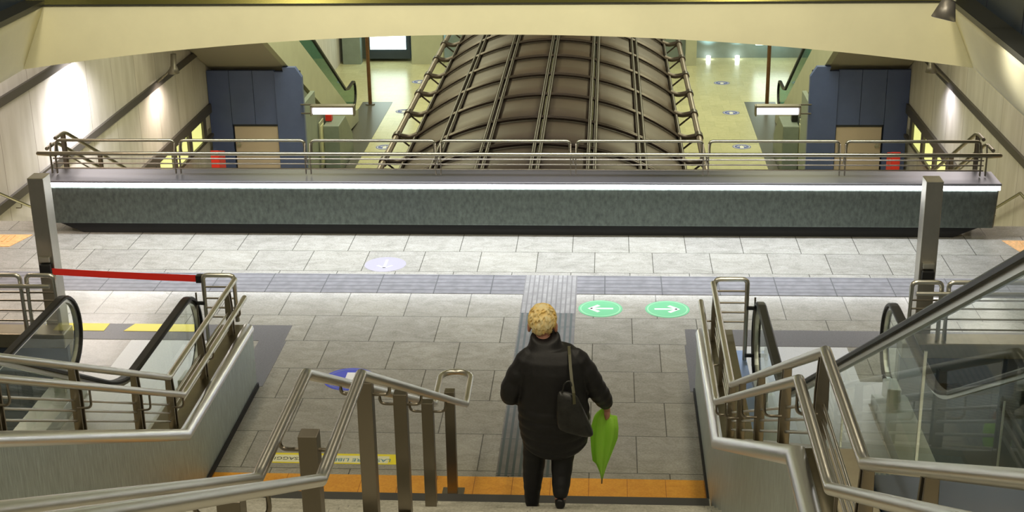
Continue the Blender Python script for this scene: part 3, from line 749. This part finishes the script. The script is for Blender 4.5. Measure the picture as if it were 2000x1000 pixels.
# ================================================================ VAULT
v = thing('vault_canopy', 'bronze panelled barrel vault with tubular grid over the lower level', 'canopy', (XC, 28, LF))
Rv = 4.3; zc_ = -1.2-Rv; amax = math.asin(2.57/Rv)
def vp(a, r=Rv): return XC+r*math.sin(a), zc_+r*math.cos(a)
y0v, y1v, dy = 18.75, 38.0, 1.75
ys = [y0v+dy*i for i in range(12)]
n6 = [(-amax+2*amax*i/6) for i in range(7)]
npan = 0
for i in range(len(ys)-1):
    for j in range(6):
        mb = MB(); K = 6; vs = []
        for yy in (ys[i]+.003, ys[i+1]-.003):
            for rr in (Rv-.02, Rv+.0):
                for k in range(K+1):
                    a = n6[j]+.001+(n6[j+1]-n6[j]-.002)*k/K; x, z = vp(a, rr); vs.append((x, yy, z))
        m_ = K+1; fs = []
        for k in range(K):
            fs += [(m_+k, m_+k+1, 3*m_+k+1, 3*m_+k), (k+1, k, 2*m_+k, 2*m_+k+1), (k, k+1, m_+k+1, m_+k), (2*m_+k+1, 2*m_+k, 3*m_+k, 3*m_+k+1)]
        fs += [(0, m_, 3*m_, 2*m_), (m_-1, 3*m_-1, 4*m_-1, 2*m_-1)]
        mb.add(vs, fs, True); mb.sm = [(q_ < 4*K and q_ % 4 < 2) for q_ in range(len(fs))]; o = mb.build('panel', 'vault', v)
for a in n6:
    for d in ((-.013, .013) if abs(a) < amax-.01 else (0,)):
        x, z = vp(a+d, Rv+.05); MB().tube([(x, ys[0], z), (x, ys[-1], z)], .035, 8).build('purlin', 'vaulttube', v)
for yy in ys:
    for d in (-.045, .045):
        pts = [(vp(-amax+2*amax*k/28, Rv+.05)[0], yy+d, vp(-amax+2*amax*k/28, Rv+.05)[1]) for k in range(29)]
        MB().tube(pts, .026, 8, up=(0, 1, 0)).build('rib', 'vaulttube', v)
    for s in (-1, 1):
        xe, ze = vp(s*amax, Rv+.05)
        t_ = MB().tube(rounded([(xe-s*.05, yy, ze+.05), (xe+s*.12, yy, ze-.02), (XC+s*2.97, yy, -1.98)], .1), .055, 10); t_.build('tie_arm', 'vaulttube', v)
        MB().tube([(XC+s*2.97, yy-.12, -2.0), (XC+s*2.97, yy+.12, -2.0)], .085, 12).build('clamp', 'vaulttube', v)
        MB().tube([(XC+s*2.97, yy, -2.0), (xe, yy, ze-.30)], .02, 8).build('tie_rod', 'vaulttube', v)
for s in (-1, 1):
    MB().tube([(XC+s*2.97, ys[0], -2.0), (XC+s*2.97, ys[-1], -2.0)], .06, 12).build('edge_tube', 'sidetube', v)
    xe, ze = vp(s*amax, Rv)
    MB().box(xe-s*.02, xe+s*.05, ys[0], ys[-1], LF, ze).build('side_panel', 'vault', v)

# ================================================================ BLUE KIOSKS + far escalators, mirrored
def zlow(y): return -1.42-.52*(y-31)
for s, sd in ((-1, 'left'), (1, 'right')):
    X = lambda o_: XC+s*o_
    k = thing('blue_enclosure', 'blue panelled enclosure with a grey door under the far %s escalator' % sd, 'enclosure', (X(6.6), 31, LF))
    # panels with seams: wall boxes
    bd = [(7.69, 7.20), (7.19, 6.67), (6.66, 6.17), (6.16, 5.55)]
    for o0, o1 in bd:
        if 6.1 < (o0+o1)/2 < 7.2: MB().box(X(o0), X(o1), 31, 31.1, -2.70, -1.48).build('wall_panel', 'bluewall', k)
        elif o0 > 7.3: MB().box(X(o0), X(o1), 31, 31.1, LF, -1.48).build('wall_panel', 'bluewall', k)
        else: MB().prism_y([(X(o0), LF), (X(o1), LF), (X(o1), -1.62), (X(o1+.14), -1.40), (X(o0-.18), -1.40), (X(o0-.2), -1.5), (X(o0), -1.5)], 30.96, 31.1).build('wall_panel', 'bluewall', k)
    MB().box(X(5.60), X(5.70), 31.1, 32.5, LF, -2.3).build('side_panel', 'greywall', k)
    MB().box(X(7.66), X(5.6), 31.1, 31.12, LF, -1.5).build('backing', 'seam', k)
    MB().box(X(7.17), X(6.15), 31.0, 31.05, -2.745, -2.70).build('door_frame', 'seam', k)
    d = MB().box(X(7.16), X(6.18), 31.02, 31.07, LF+.01, -2.745).build('door', 'door', k)
    h = MB(); xh = X(7.08) if s < 0 else X(7.08); h.box(xh-.06, xh+.06, 30.95, 30.98, -3.18, -3.15); h.box(xh-.03, xh+.03, 30.98, 31.02, -3.22, -3.1); ho = h.build('handle', 'alu', d)
    # far escalator body over it
    e = thing('far_escalator', 'cream-sided escalator coming down beyond the blue enclosure on the %s' % sd, 'escalator', (X(6.8), 35, LF))
    yb = 38.6
    MB().prism_x([(26.5, zlow(26.5)), (yb-.9, LF+.15), (yb+1.0, LF), (yb+1.0, LF+.35), (yb+.2, LF+.45), (26.5, zlow(26.5)+1.05)], X(5.86), X(5.98)).build('side_cladding', 'cream', e)
    MB().prism_x([(26.5, zlow(26.5)), (yb-.9, LF+.15), (yb-.9, LF+.25), (26.5, zlow(26.5)+.1)], X(5.98), X(7.68)).build('soffit', 'soffit', e)
    MB().prism_x([(26.5, zlow(26.5)+.5), (yb-.1, LF+.25), (yb+1.2, LF+.02), (yb+1.2, LF), (yb-.1, LF), (26.5, zlow(26.5)+.2)], X(5.98), X(7.68)).build('step_band', 'stepmetal', e)
    for o_ in (5.92, 7.35):
        hp = [(26.5, zlow(26.5)+1.95), (yb-.5, LF+1.28), (yb-.1, LF+1.20), (yb+.7, LF+1.20)]+[(yb+.7+.33*math.sin(a), LF+.87+.33*math.cos(a)) for a in [PI*i/10 for i in range(1, 11)]]+[(yb+.4, LF+.5)]
        MB().sweep([(X(o_), y, z) for y, z in hp], [(-.03, -.035), (-.03, .035), (.03, .035), (.03, -.035)], smooth=False, up=(1, 0, 0)).build('handrail_belt', 'belt', e)
        MB().prism_x([(26.5, zlow(26.5)+1.0), (yb+.2, LF+.42), (yb+.9, LF+.4), (yb+.98, LF+.87), (yb+.7, LF+1.17), (yb-.1, LF+1.17), (yb-.5, LF+1.25), (26.5, zlow(26.5)+1.92)], X(o_)-.006, X(o_)+.006).build('glass_panel', 'glass_green', e)
    # infill wall below the stringer
    struct('infill_wall_'+sd, MB().prism_x([(32.6, LF), (36.4, LF), (36.4, zlow(36.4)), (32.6, zlow(32.6))], X(5.95), X(5.9)), 'greywall', 'grey wall under the far %s escalator' % sd)
    # notice boards and cabinet
    for kk, (ya, yb_) in enumerate(((33.0, 33.5), (34.1, 34.5))):
        nb = thing('notice_board', 'tall pale notice board beside the blue enclosure, %s, %s of two' % (sd, 'first' if kk == 0 else 'second'), 'notice board', (X(5.86), ya, -4))
        MB().box(X(5.89), X(5.86), ya, yb_+.1, -4.7, -3.5).build('frame', 'cream', nb); MB().box(X(5.86), X(5.85), ya+.07, yb_+.03, -4.6, -3.6).build('sheet', 'paleyellow', nb)
    cb = thing('service_cabinet', 'grey service cabinet with a red alarm box on the lower level, %s side' % sd, 'cabinet', (X(5.6), 35.3, LF))
    MB().prism_x([(34.4, LF+.01), (36.3, LF+.01), (36.3, LF+.55), (35.4, LF+1.25), (34.4, LF+1.25)], X(5.84), X(5.45)).build('body', 'greywall', cb, bevel=.02)
    MB().box(X(5.85), X(5.70), 34.8, 35.0, LF+1.27, LF+1.42).build('alarm_box', 'redbox' if s < 0 else 'black', cb)
    # hanging fluorescent lamps
    l = thing('fluorescent_lamp', 'lit fluorescent box lamp hanging beside the %s blue enclosure' % sd, 'lamp', (X(4.75), 30, -2.0))
    MB().box(X(5.34), X(4.40), 30.73, 30.92, -2.25, -2.21).build('housing', 'spotbody', l)
    for sx in (5.36, 4.41): MB().box(X(sx), X(sx-.03), 30.73, 30.92, -2.44, -2.21).build('end_cap', 'spotbody', l)
    MB().tube([(X(5.31), 30.82, -2.34), (X(4.43), 30.82, -2.34)], .085, 12).build('tube', 'tube_lamp', l)
    for zz in (-2.22, -2.42): MB().tube([(X(5.35), 30.9, zz), (X(5.6), 30.9, zz)], .018, 8).build('arm', 'band', l)
    # rust coloured tall post
    p = thing('tall_post', 'tall dark brown post standing on the lower level, %s side' % sd, 'post', (X(5.83), 41.5, LF))
    MB().tube([(X(5.83), 41.5, LF), (X(5.83), 41.5, 3)], .055, 12).build('shaft', 'rust', p)
    MB().tube([(X(5.83), 41.5, LF+2.1), (X(5.83), 41.5, LF+2.35)], .095, 12).build('collar', 'black', p)
    MB().tube([(X(5.83), 41.5, LF), (X(5.83), 41.5, LF+.03)], .14, 16).build('foot', 'steel2', p)
    # red fire box at the stair foot
    f = thing('fire_extinguisher_box', 'red fire box on a grey stand at the foot of the %s concrete wall' % sd, 'fire box', (X(7.3), 29.3, LF))
    MB().box(X(7.5), X(7.05), 29.1, 29.5, LF+.0, LF+1.3).build('stand', 'soffit', f, bevel=.02)
    MB().prism_x([(29.05, LF+1.3), (29.55, LF+1.3), (29.55, LF+2.0), (29.05, LF+2.15)], X(7.20), X(7.02)).build('box', 'redbox', f, bevel=.01)
    # wall spots
    spots = ((27.4, -.62),) + (((22.9, .95),) if s < 0 else ())
    for yy, zz in spots:
        nm_ = ('conical spotlight on the %s wall band' % sd) if zz < 0 else 'upper conical spotlight on the left wall, half behind the cream beam'
        q = thing('wall_spotlight', nm_, 'spotlight', (X(7.6), yy, zz))
        MB().tube(rounded([(X(7.69), yy, zz-.30), (X(7.40), yy, zz-.05), (X(7.28), yy, zz+.12)], .05), .022, 8).build('arm', 'spotbody', q)
        n = 16; rings = []
        for (t, r) in ((0, .055), (.24, .058), (.25, .07), (.38, .115), (.385, .10)):
            cxp = X(7.28+.06*t); rings.append([(cxp+r*math.cos(2*PI*i/n), yy-.05*t+r*math.sin(2*PI*i/n), zz+.30-t) for i in range(n)])
        MB().loft(rings).build('head', 'spotbody', q)
spot('left_wall_spot', (XL+.42, 27.4, -.80), (XL+.30, 27.2, -2.6), 190, (1, .84, .70), 150, 1, .12)
spot('left_wall_spot_high', (XL+.55, 22.9, .70), (XL+.40, 22.6, -1.5), 800, (1, .97, .98), 150, 1, .15)
spot('right_wall_spot', (XR-.42, 27.4, -.80), (XR-.30, 27.0, -2.8), 110, (.95, .92, 1), 140, 1, .12)
spot('right_wall_spot_near', (XR-.7, 18.6, 2.2), (XR-.02, 18.8, -1), 420, (1, .76, .60), 120, 1, .15)
spot('left_wall_spot_near', (XL+.7, 17.6, 2.2), (XL+.02, 17.8, -1), 260, (1, .82, .70), 120, 1, .15)
spot('beam_spot', (2.70, 11.83, 3.22), (3.2, 11.2, 2.3), 38, (1, .97, .92), 155, 1, .10)
# near spotlight at the top right
q = thing('ceiling_spotlight', 'conical spotlight with cable against dark blue panels at top right', 'spotlight', (2.9, 12.0, 3.3))
n = 20; ax = Vector((-.25, -.15, -1)).normalized(); s1 = ax.cross(Vector((0, 1, 0))).normalized(); s2 = ax.cross(s1)
def cone_rings(o0, specs):
    return [[tuple(o0+ax*t+s1*r*math.cos(2*PI*i/n)+s2*r*math.sin(2*PI*i/n)) for i in range(n)] for t, r in specs]
o0 = Vector((2.80, 11.9, 3.66))
MB().loft(cone_rings(o0, [(0, .055), (.20, .06), (.21, .045)])).build('body', 'alu', q)
MB().loft(cone_rings(o0, [(.20, .05), (.36, .10), (.365, .09)])).build('hood', 'spotbody', q)
MB().tube([tuple(o0), (3.24, 12.0, 3.60)], .018, 8).build('arm', 'spotbody', q)
MB().box(3.22, 3.45, 11.94, 12.06, 3.53, 3.66).build('mount', 'spotbody', q)
MB().tube(rounded([(2.86, 11.9, 3.55), (2.98, 11.95, 3.48), (3.1, 12, 3.50), (3.27, 12, 3.58)], .06), .006, 6).build('cable', 'black', q)

# far background
sc_ = thing('lit_display', 'bright white lit display panel at the far wall, left', 'display', (-7.4, 47, LF))
MB().box(-8.0, -6.55, 47.3, 47.7, LF+.1, -2.6).build('cabinet', 'bluedark', sc_)
MB().box(-7.88, -6.68, 47.27, 47.3, LF+.42, -2.8).build('screen', 'screen', sc_)
for i, (x0, x1, m_) in enumerate(((-8.75, -8.15, 'greywall'), (-6.45, -5.4, 'cream'), (2.55, 2.9, 'cream'))):
    lab = ['grey green panel left of the lit display', 'cream panel wall right of the lit display', 'pale pillar at the far end right of the vault'][i]
    tag(MB().box(x0, x1, 46.9 if i < 2 else 46.6, 47.3 if i < 2 else 46.9, LF, 2.9).build(['wall_panel', 'wall_panel', 'pillar'][i], m_), lab, ['panel', 'panel', 'pillar'][i])
for x, lab in ((3.35, 'left of two small floor uplights by the far wall'), (4.30, 'right of two small floor uplights by the far wall'), (-5.75, 'floor uplight near the lit display at the far left')):
    tag(MB().tube([(x, 47.55, LF), (x, 47.55, LF+.12)], .07, 12).build('uplight', 'lens'), lab, 'uplight')
    spot('uplight_beam', (x, 47.4, LF+.2), (x, 47.8, -3), 60, (.6, .95, 1), 100)
tag(MB().box(4.85, 6.0, 47.2, 47.4, LF+.55, LF+1.5).build('lit_display', 'screen'), 'white lit window at the far wall on the right', 'display')

# ================================================================ PERSON
PX, PY, PZ = -.342, 8.74, .474
def ell(cx_, cy_, cz_, rx, ry, n=24, tilt=0, pw=1.0):
    out = []
    for i in range(n):
        a = 2*PI*i/n; c, s_ = math.cos(a), math.sin(a)
        out.append((PX+cx_+rx*math.copysign(abs(c)**pw, c), PY+cy_+ry*math.copysign(abs(s_)**pw, s_), PZ+cz_+tilt*s_*ry))
    return out
def limb(mb, pts, n=14, wob=None):     # pts: (x,y,z,r) local; round-ended
    P = [Vector(p[:3]) for p in pts]; R_ = [p[3] for p in pts]
    # subdivide with catmull
    Q = []; 
    for i in range(len(P)-1):
        p0 = P[max(0, i-1)]; p1 = P[i]; p2 = P[i+1]; p3 = P[min(len(P)-1, i+2)]
        for k in range(5):
            t = k/5; q = .5*((2*p1)+(p2-p0)*t+(2*p0-5*p1+4*p2-p3)*t*t+(3*p1-p0-3*p2+p3)*t*t*t)
            Q.append((q, R_[i]*(1-t)+R_[i+1]*t))
    Q.append((P[-1], R_[-1]))
    d0 = (Q[0][0]-Q[1][0]).normalized(); d1 = (Q[-1][0]-Q[-2][0]).normalized()
    Q = [(Q[0][0]+d0*Q[0][1]*math.sin(a), Q[0][1]*math.cos(a)) for a in (1.45, 1.1, .6)]+Q+[(Q[-1][0]+d1*Q[-1][1]*math.sin(a), Q[-1][1]*math.cos(a)) for a in (.6, 1.1, 1.45)]
    rings = []; ref = Vector((0, 1, 0)); 
    for i in range(len(Q)):
        a = Q[max(0, i-1)][0]; b_ = Q[min(len(Q)-1, i+1)][0]; t = (b_-a).normalized()
        u = (ref-t*ref.dot(t)); 
        if u.length < .05: u = Vector((1, 0, 0))-t*t.x
        u.normalize(); ref = u; v_ = t.cross(u); r = Q[i][1]
        if wob: r *= wob(i)
        rings.append([tuple(Vector((PX, PY, PZ))+Q[i][0]+u*r*math.cos(2*PI*j/n)+v_*r*math.sin(2*PI*j/n)) for j in range(n)])
    mb.loft(rings)
    return mb
def remesh(o, vox, it=6):
    m = o.modifiers.new('remesh', 'REMESH'); m.mode = 'VOXEL'; m.voxel_size = vox; m.use_smooth_shade = True
    s_ = o.modifiers.new('smooth', 'SMOOTH'); s_.factor = .5; s_.iterations = it
    return o
pr = thing('person', 'person with short blond hair in a black quilted coat walking down the stairs', 'person', (PX, PY, PZ))
HC = Vector((-.075, .07, 1.515))    # head centre, tilted forward
b_ = MB()
rings = []
for zz, rx, ry, cy__ in ((-.125, .035, .045, .05), (-.11, .052, .060, .045), (-.08, .062, .075, .03), (-.04, .070, .088, .012), (0, .076, .095, 0), (.04, .076, .096, -.004), (.075, .066, .084, -.006), (.10, .048, .060, -.006), (.115, .022, .03, -.006)):
    rings.append(ell(HC.x, HC.y+cy__, HC.z+zz, rx, ry, 20))
b_.loft(rings)
for s_ in (-1, 1):   # ears
    rr = []
    for t, r in ((0, .014), (.010, .028), (.020, .031), (.027, .019)):
        rr.append([(PX+HC.x+s_*(.079+t), PY+HC.y+r*.7*math.cos(2*PI*i/10)-.005, PZ+HC.z-.038+r*1.35*math.sin(2*PI*i/10)) for i in range(10)])
    b_.loft(rr)
# nose, brow, lips, chin on the far side
limb(b_, [(HC.x, HC.y+.092, HC.z+.02, .009), (HC.x, HC.y+.112, HC.z-.025, .014)], 8)
limb(b_, [(HC.x-.03, HC.y+.088, HC.z+.03, .010), (HC.x+.03, HC.y+.088, HC.z+.03, .010)], 8)
limb(b_, [(HC.x-.02, HC.y+.094, HC.z-.062, .008), (HC.x+.02, HC.y+.094, HC.z-.062, .008)], 8)
limb(b_, [(-.07, .055, 1.42, .056), (-.065, .02, 1.33, .062), (-.04, .0, 1.25, .09)])              # neck
b_.loft([ell(-.02, .0, zz, rx, ry) for zz, rx, ry in ((.80, .14, .11), (.88, .17, .13), (.98, .15, .12), (1.10, .16, .12), (1.22, .18, .12), (1.30, .15, .09), (1.34, .07, .06))])
limb(b_, [(-.17, 0, 1.27, .055), (-.27, .0, 1.08, .047), (-.30, .02, .99, .04), (-.22, .16, .93, .035), (-.12, .24, .93, .028)])   # left arm folded forward
limb(b_, [(.17, 0, 1.27, .055), (.27, .03, 1.08, .047), (.33, .07, .97, .04), (.37, .16, .84, .032), (.375, .20, .80, .026)])       # right arm
limb(b_, [(-.12, 0, .80, .088), (-.14, .035, .48, .058), (-.155, .03, .28, .052), (-.16, .02, .07, .036)])        # legs
limb(b_, [(.07, -.02, .82, .088), (.065, .01, .55, .058), (.055, -.06, .36, .052), (.05, -.13, .20, .036)])
def hand(base, d, curl, side, thumb):
    B_ = Vector(base); d = Vector(d).normalized(); sd_ = Vector(side).normalized(); up_ = Vector(curl).normalized()
    limb(b_, [tuple(B_)+(.026,), tuple(B_+d*.045+sd_*.010)+(.026,), tuple(B_+d*.080)+(.022,)], 10)
    limb(b_, [tuple(B_+d*.045-sd_*.02)+(.024,), tuple(B_+d*.080-sd_*.018)+(.020,)], 10)
    for k, (o_, L) in enumerate(((.030, .072), (.011, .082), (-.009, .076), (-.028, .060))):
        a = B_+d*.085+sd_*o_
        limb(b_, [tuple(a)+(.0095,), tuple(a+d*L*.40+up_*L*.12)+(.009,), tuple(a+d*L*.52+up_*L*.48)+(.0085,), tuple(a+d*L*.30+up_*L*.75)+(.0078,)], 8)
    tb = B_+d*.025+sd_*.034
    limb(b_, [tuple(tb)+(.012,), tuple(tb+sd_*.022*thumb+d*.03+up_*.02)+(.0105,), tuple(tb+sd_*.010*thumb+d*.045+up_*.048)+(.009,)], 8)
hand((.378, .215, .785), (.03, .25, -.95), (-1, .1, -.1), (0, 1, .25), 1)
hand((-.105, .245, .93), (.85, .5, 0), (0, -.4, -.9), (-.3, .6, .7), 1)
body = remesh(b_.build('body', 'skin', pr), .007, 3)
# hair: tousled short cap
hb = MB(); rings = []
for zz, rx, ry, cy__ in ((-.050, .055, .050, -.035), (-.035, .070, .072, -.024), (-.01, .079, .094, -.014), (.02, .083, .100, -.010), (.06, .082, .098, -.008), (.09, .071, .084, -.008), (.112, .050, .060, -.006), (.125, .022, .026, -.004)):
    rings.append(ell(HC.x, HC.y+cy__, HC.z+zz, rx, ry, 28))
hb.loft(rings)
random.seed(3)
for i in range(520):
    a = random.uniform(0, 2*PI); e = random.uniform(-.5, 1.45)
    d = Vector((math.cos(a)*math.cos(e), math.sin(a)*math.cos(e), math.sin(e)))
    if d.y > .55 and d.z < .35 or (abs(d.x) > .75 and d.z < -.05): continue
    p = Vector((HC.x+d.x*.080, HC.y-.008+d.y*.096, HC.z+.020+d.z*.100))
    t = Vector((random.uniform(-.5, .5)+d.x*.3, random.uniform(-.4, .4), -.9 if d.z < .7 else random.uniform(-.4, .3)))
    t = (t-d*t.dot(d)).normalized()
    limb(hb, [tuple(p)+(.007,), tuple(p+t*.022+d*.011)+(.006,), tuple(p+t*.048+d*.010)+(.0035,)], 6)
hair = hb.build('hair', 'hairm', pr)
for p_ in hair.data.polygons: p_.use_smooth = True
remesh(hair, .0038, 2)
# coat
cb = MB(); rings = []
def quilt(zz, amp=.011):
    return 0 if zz > .93 else amp*(abs(math.sin((zz-.5)*PI/.085))**.6)-amp*.5
spec = [(.53, .205, .150, .03), (.56, .232, .168, .025), (.66, .246, .175, .02), (.78, .252, .180, .01), (.90, .250, .180, .0), (1.00, .240, .172, -.005), (1.10, .235, .165, -.01), (1.20, .240, .158, -.01), (1.28, .232, .142, -.005), (1.33, .185, .120, .005), (1.37, .13, .10, .02)]
zz = .53
while zz < 1.361:
    for (z0, a0, b0, c0), (z1, a1, b1, c1) in zip(spec[:-1], spec[1:]):
        if z0 <= zz <= z1+1e-6:
            u = (zz-z0)/(z1-z0); qv = quilt(zz)
            hem = .05*(1-min(1, (zz-.53)/.35))
            rg = ell(-.01+.02*(1-(zz-.53)/.83), c0*(1-u)+c1*u, zz, (a0*(1-u)+a1*u)+qv, (b0*(1-u)+b1*u)+qv, 36, 0, .9)
            rg = [(x, y, z+hem*((x-PX)/.24)**2*1.3) for x, y, z in rg]
            rings.append(rg); break
    zz += .0085
cb.loft(rings)
limb(cb, [(-.17, -.01, 1.27, .085), (-.255, -.02, 1.13, .082), (-.30, -.01, 1.00, .078), (-.255, .08, .95, .070), (-.16, .20, .94, .055)], 18, lambda i: 1+.05*math.sin(i*1.9))
limb(cb, [(.16, -.01, 1.27, .085), (.235, .0, 1.16, .082), (.29, .03, 1.04, .078), (.335, .08, .95, .070), (.365, .15, .865, .058)], 18, lambda i: 1+.05*math.sin(i*1.9))
# tall collar
cr = []
for zz, rx, ry, cy__, tl in ((1.31, .170, .125, .01, 0), (1.345, .128, .110, .018, 0), (1.385, .112, .102, .028, .1), (1.425, .104, .098, .04, .25), (1.432, .088, .082, .045, .25)):
    cr.append(ell(-.055, cy__, zz, rx, ry, 28, tl))
cb.loft(cr)
coat = remesh(cb.build('coat', 'coat', pr), .0075, 3)
# vertical seam at the right back panel
sm_ = MB(); sm_.tube([(PX+.115, PY-.158, PZ+zq) for zq in (.60, .70, .80, .90)], .004, 6)
# trousers
tb = MB()
limb(tb, [(-.12, .0, .82, .110), (-.135, .035, .55, .088), (-.150, .035, .36, .078), (-.158, .02, .20, .060), (-.16, .005, .115, .052)], 18, lambda i: 1+.03*math.sin(i*2.3))
limb(tb, [(.07, -.02, .84, .115), (.065, .01, .58, .092), (.058, -.04, .40, .074), (.052, -.11, .27, .058)], 18, lambda i: 1+.03*math.sin(i*2.1))
remesh(tb.build('trousers', 'trousers', pr), .008, 2)
for nm2, fx, fy, fz in (('shoe', -.16, .03, 0), ('shoe', .05, -.10, .158)):
    sh = MB()
    rings = []
    for t, wd, hh, zb in ((-.085, .022, .030, .006), (-.07, .036, .075, .0), (-.03, .040, .085, 0), (.02, .041, .070, 0), (.08, .047, .055, 0), (.13, .044, .042, .0), (.165, .026, .030, .004)):
        rg = []
        for i in range(16):
            a = 2*PI*i/16; rg.append((PX+fx+wd*math.cos(a), PY+fy+t, PZ+fz+.003+zb+hh/2+hh/2*math.sin(a)))
        rings.append(rg)
    sh.loft(rings); remesh(sh.build('shoe', 'black', pr), .006, 2)
    if fx < 0: MB().loft([[(PX+fx+.037*math.cos(2*PI*i/14), PY+fy-.02+.04*math.sin(2*PI*i/14), PZ+fz+zq) for i in range(14)] for zq in (.07, .12, .15)]).build('sock', 'sock', pr)

# shoulder bag (rests against the back, hung from the right shoulder)
bg = thing('shoulder_bag', 'black leather shoulder bag with olive strap hanging on the person\'s back', 'bag', (PX+.12, PY-.22, PZ+.85))
rings = []
for (zq, xc, wx, wy, yc) in ((1.125, .105, .050, .018, -.235), (1.10, .110, .072, .030, -.24), (1.04, .120, .088, .045, -.245), (.97, .135, .105, .058, -.25), (.90, .150, .120, .066, -.25), (.85, .160, .128, .066, -.25), (.825, .165, .118, .055, -.25), (.815, .168, .09, .035, -.25)):
    rg = []
    for i in range(28):
        a = 2*PI*i/28; c, s_ = math.cos(a), math.sin(a)
        x = xc+wx*math.copysign(abs(c)**.7, c); y = yc+wy*math.copysign(abs(s_)**.8, s_)
        rg.append((PX+x, PY+y, PZ+zq-.22*(x-xc)))
    rings.append(rg)
o = MB().loft(rings).build('bag_body', 'bag', bg, bevel=0)
ss = o.modifiers.new('sub', 'SUBSURF'); ss.levels = 1; ss.render_levels = 2
def strap_path(pts): return [(PX+a, PY+b2, PZ+c) for a, b2, c in pts]
MB().sweep(strap_path([(.155, -.295, 1.06), (.15, -.285, 1.14), (.135, -.23, 1.22), (.125, -.172, 1.29), (.118, -.10, 1.345), (.112, -.02, 1.368), (.115, .06, 1.34), (.13, .12, 1.25)]), [(-.010, -.003), (-.010, .003), (.010, .003), (.010, -.003)], smooth=False).build('strap', 'strap', bg)
MB().tube(rounded(strap_path([(.07, -.25, 1.12), (.085, -.26, 1.20), (.125, -.25, 1.22), (.15, -.27, 1.12)]), .03), .006, 8).build('handle', 'bag', bg)

# lime umbrella / folded nylon, held in the right hand
um = thing('umbrella', 'lime green half-folded umbrella held point down in the right hand', 'umbrella', (PX+.36, PY+.2, PZ+.3))
top_ = Vector((.372, .235, .80)); tip = Vector((.345, .20, .20))
rings = []
random.seed(5)
NS = 40
for (t, rl_, rr_) in ((0, .012, .014), (.06, .035, .025), (.13, .065, .035), (.165, .078, .045), (.18, .082, .088), (.30, .098, .100), (.42, .102, .100), (.60, .090, .070), (.74, .076, .044), (.78, .050, .036), (.90, .018, .018), (1.0, .004, .005)):
    c = top_.lerp(tip, t); rg = []
    for i in range(NS):
        a = 2*PI*i/NS; f = abs(math.sin(a*2.5+.5+t*.5))
        ro = rl_*(1-math.cos(a))/2+rr_*(1+math.cos(a))/2
        r = ro*(.5+.5*f) if t > .02 else ro
        if abs(math.sin(a)) < .25: r = ro
        rg.append((PX+c.x+r*math.cos(a), PY+c.y+r*math.sin(a)*.55, PZ+c.z+(.03*(f-.5) if .1 < t < .5 else 0)))
    rings.append(rg)
MB().loft(rings).build('canopy', 'lime', um)
MB().tube([tuple(Vector((PX, PY, PZ))+top_+Vector((0, 0, .09))), tuple(Vector((PX, PY, PZ))+tip-Vector((0, 0, .03)))], .005, 8).build('shaft', 'steel2', um)
MB().tube([tuple(Vector((PX, PY, PZ))+top_+Vector((0, 0, -.06))), tuple(Vector((PX, PY, PZ))+top_+Vector((0, 0, .10)))], .013, 10).build('grip', 'black', um)

# fit the figure's height: the whole group is slightly shorter, scaled about the feet
for root in (pr, bg, um):
    o_ = Vector((PX, PY, PZ))-root.location
    for c in root.children:
        c.data.transform(Matrix.Translation(o_) @ Matrix.Diagonal((.945, .945, .94, 1)) @ Matrix.Translation(-o_))
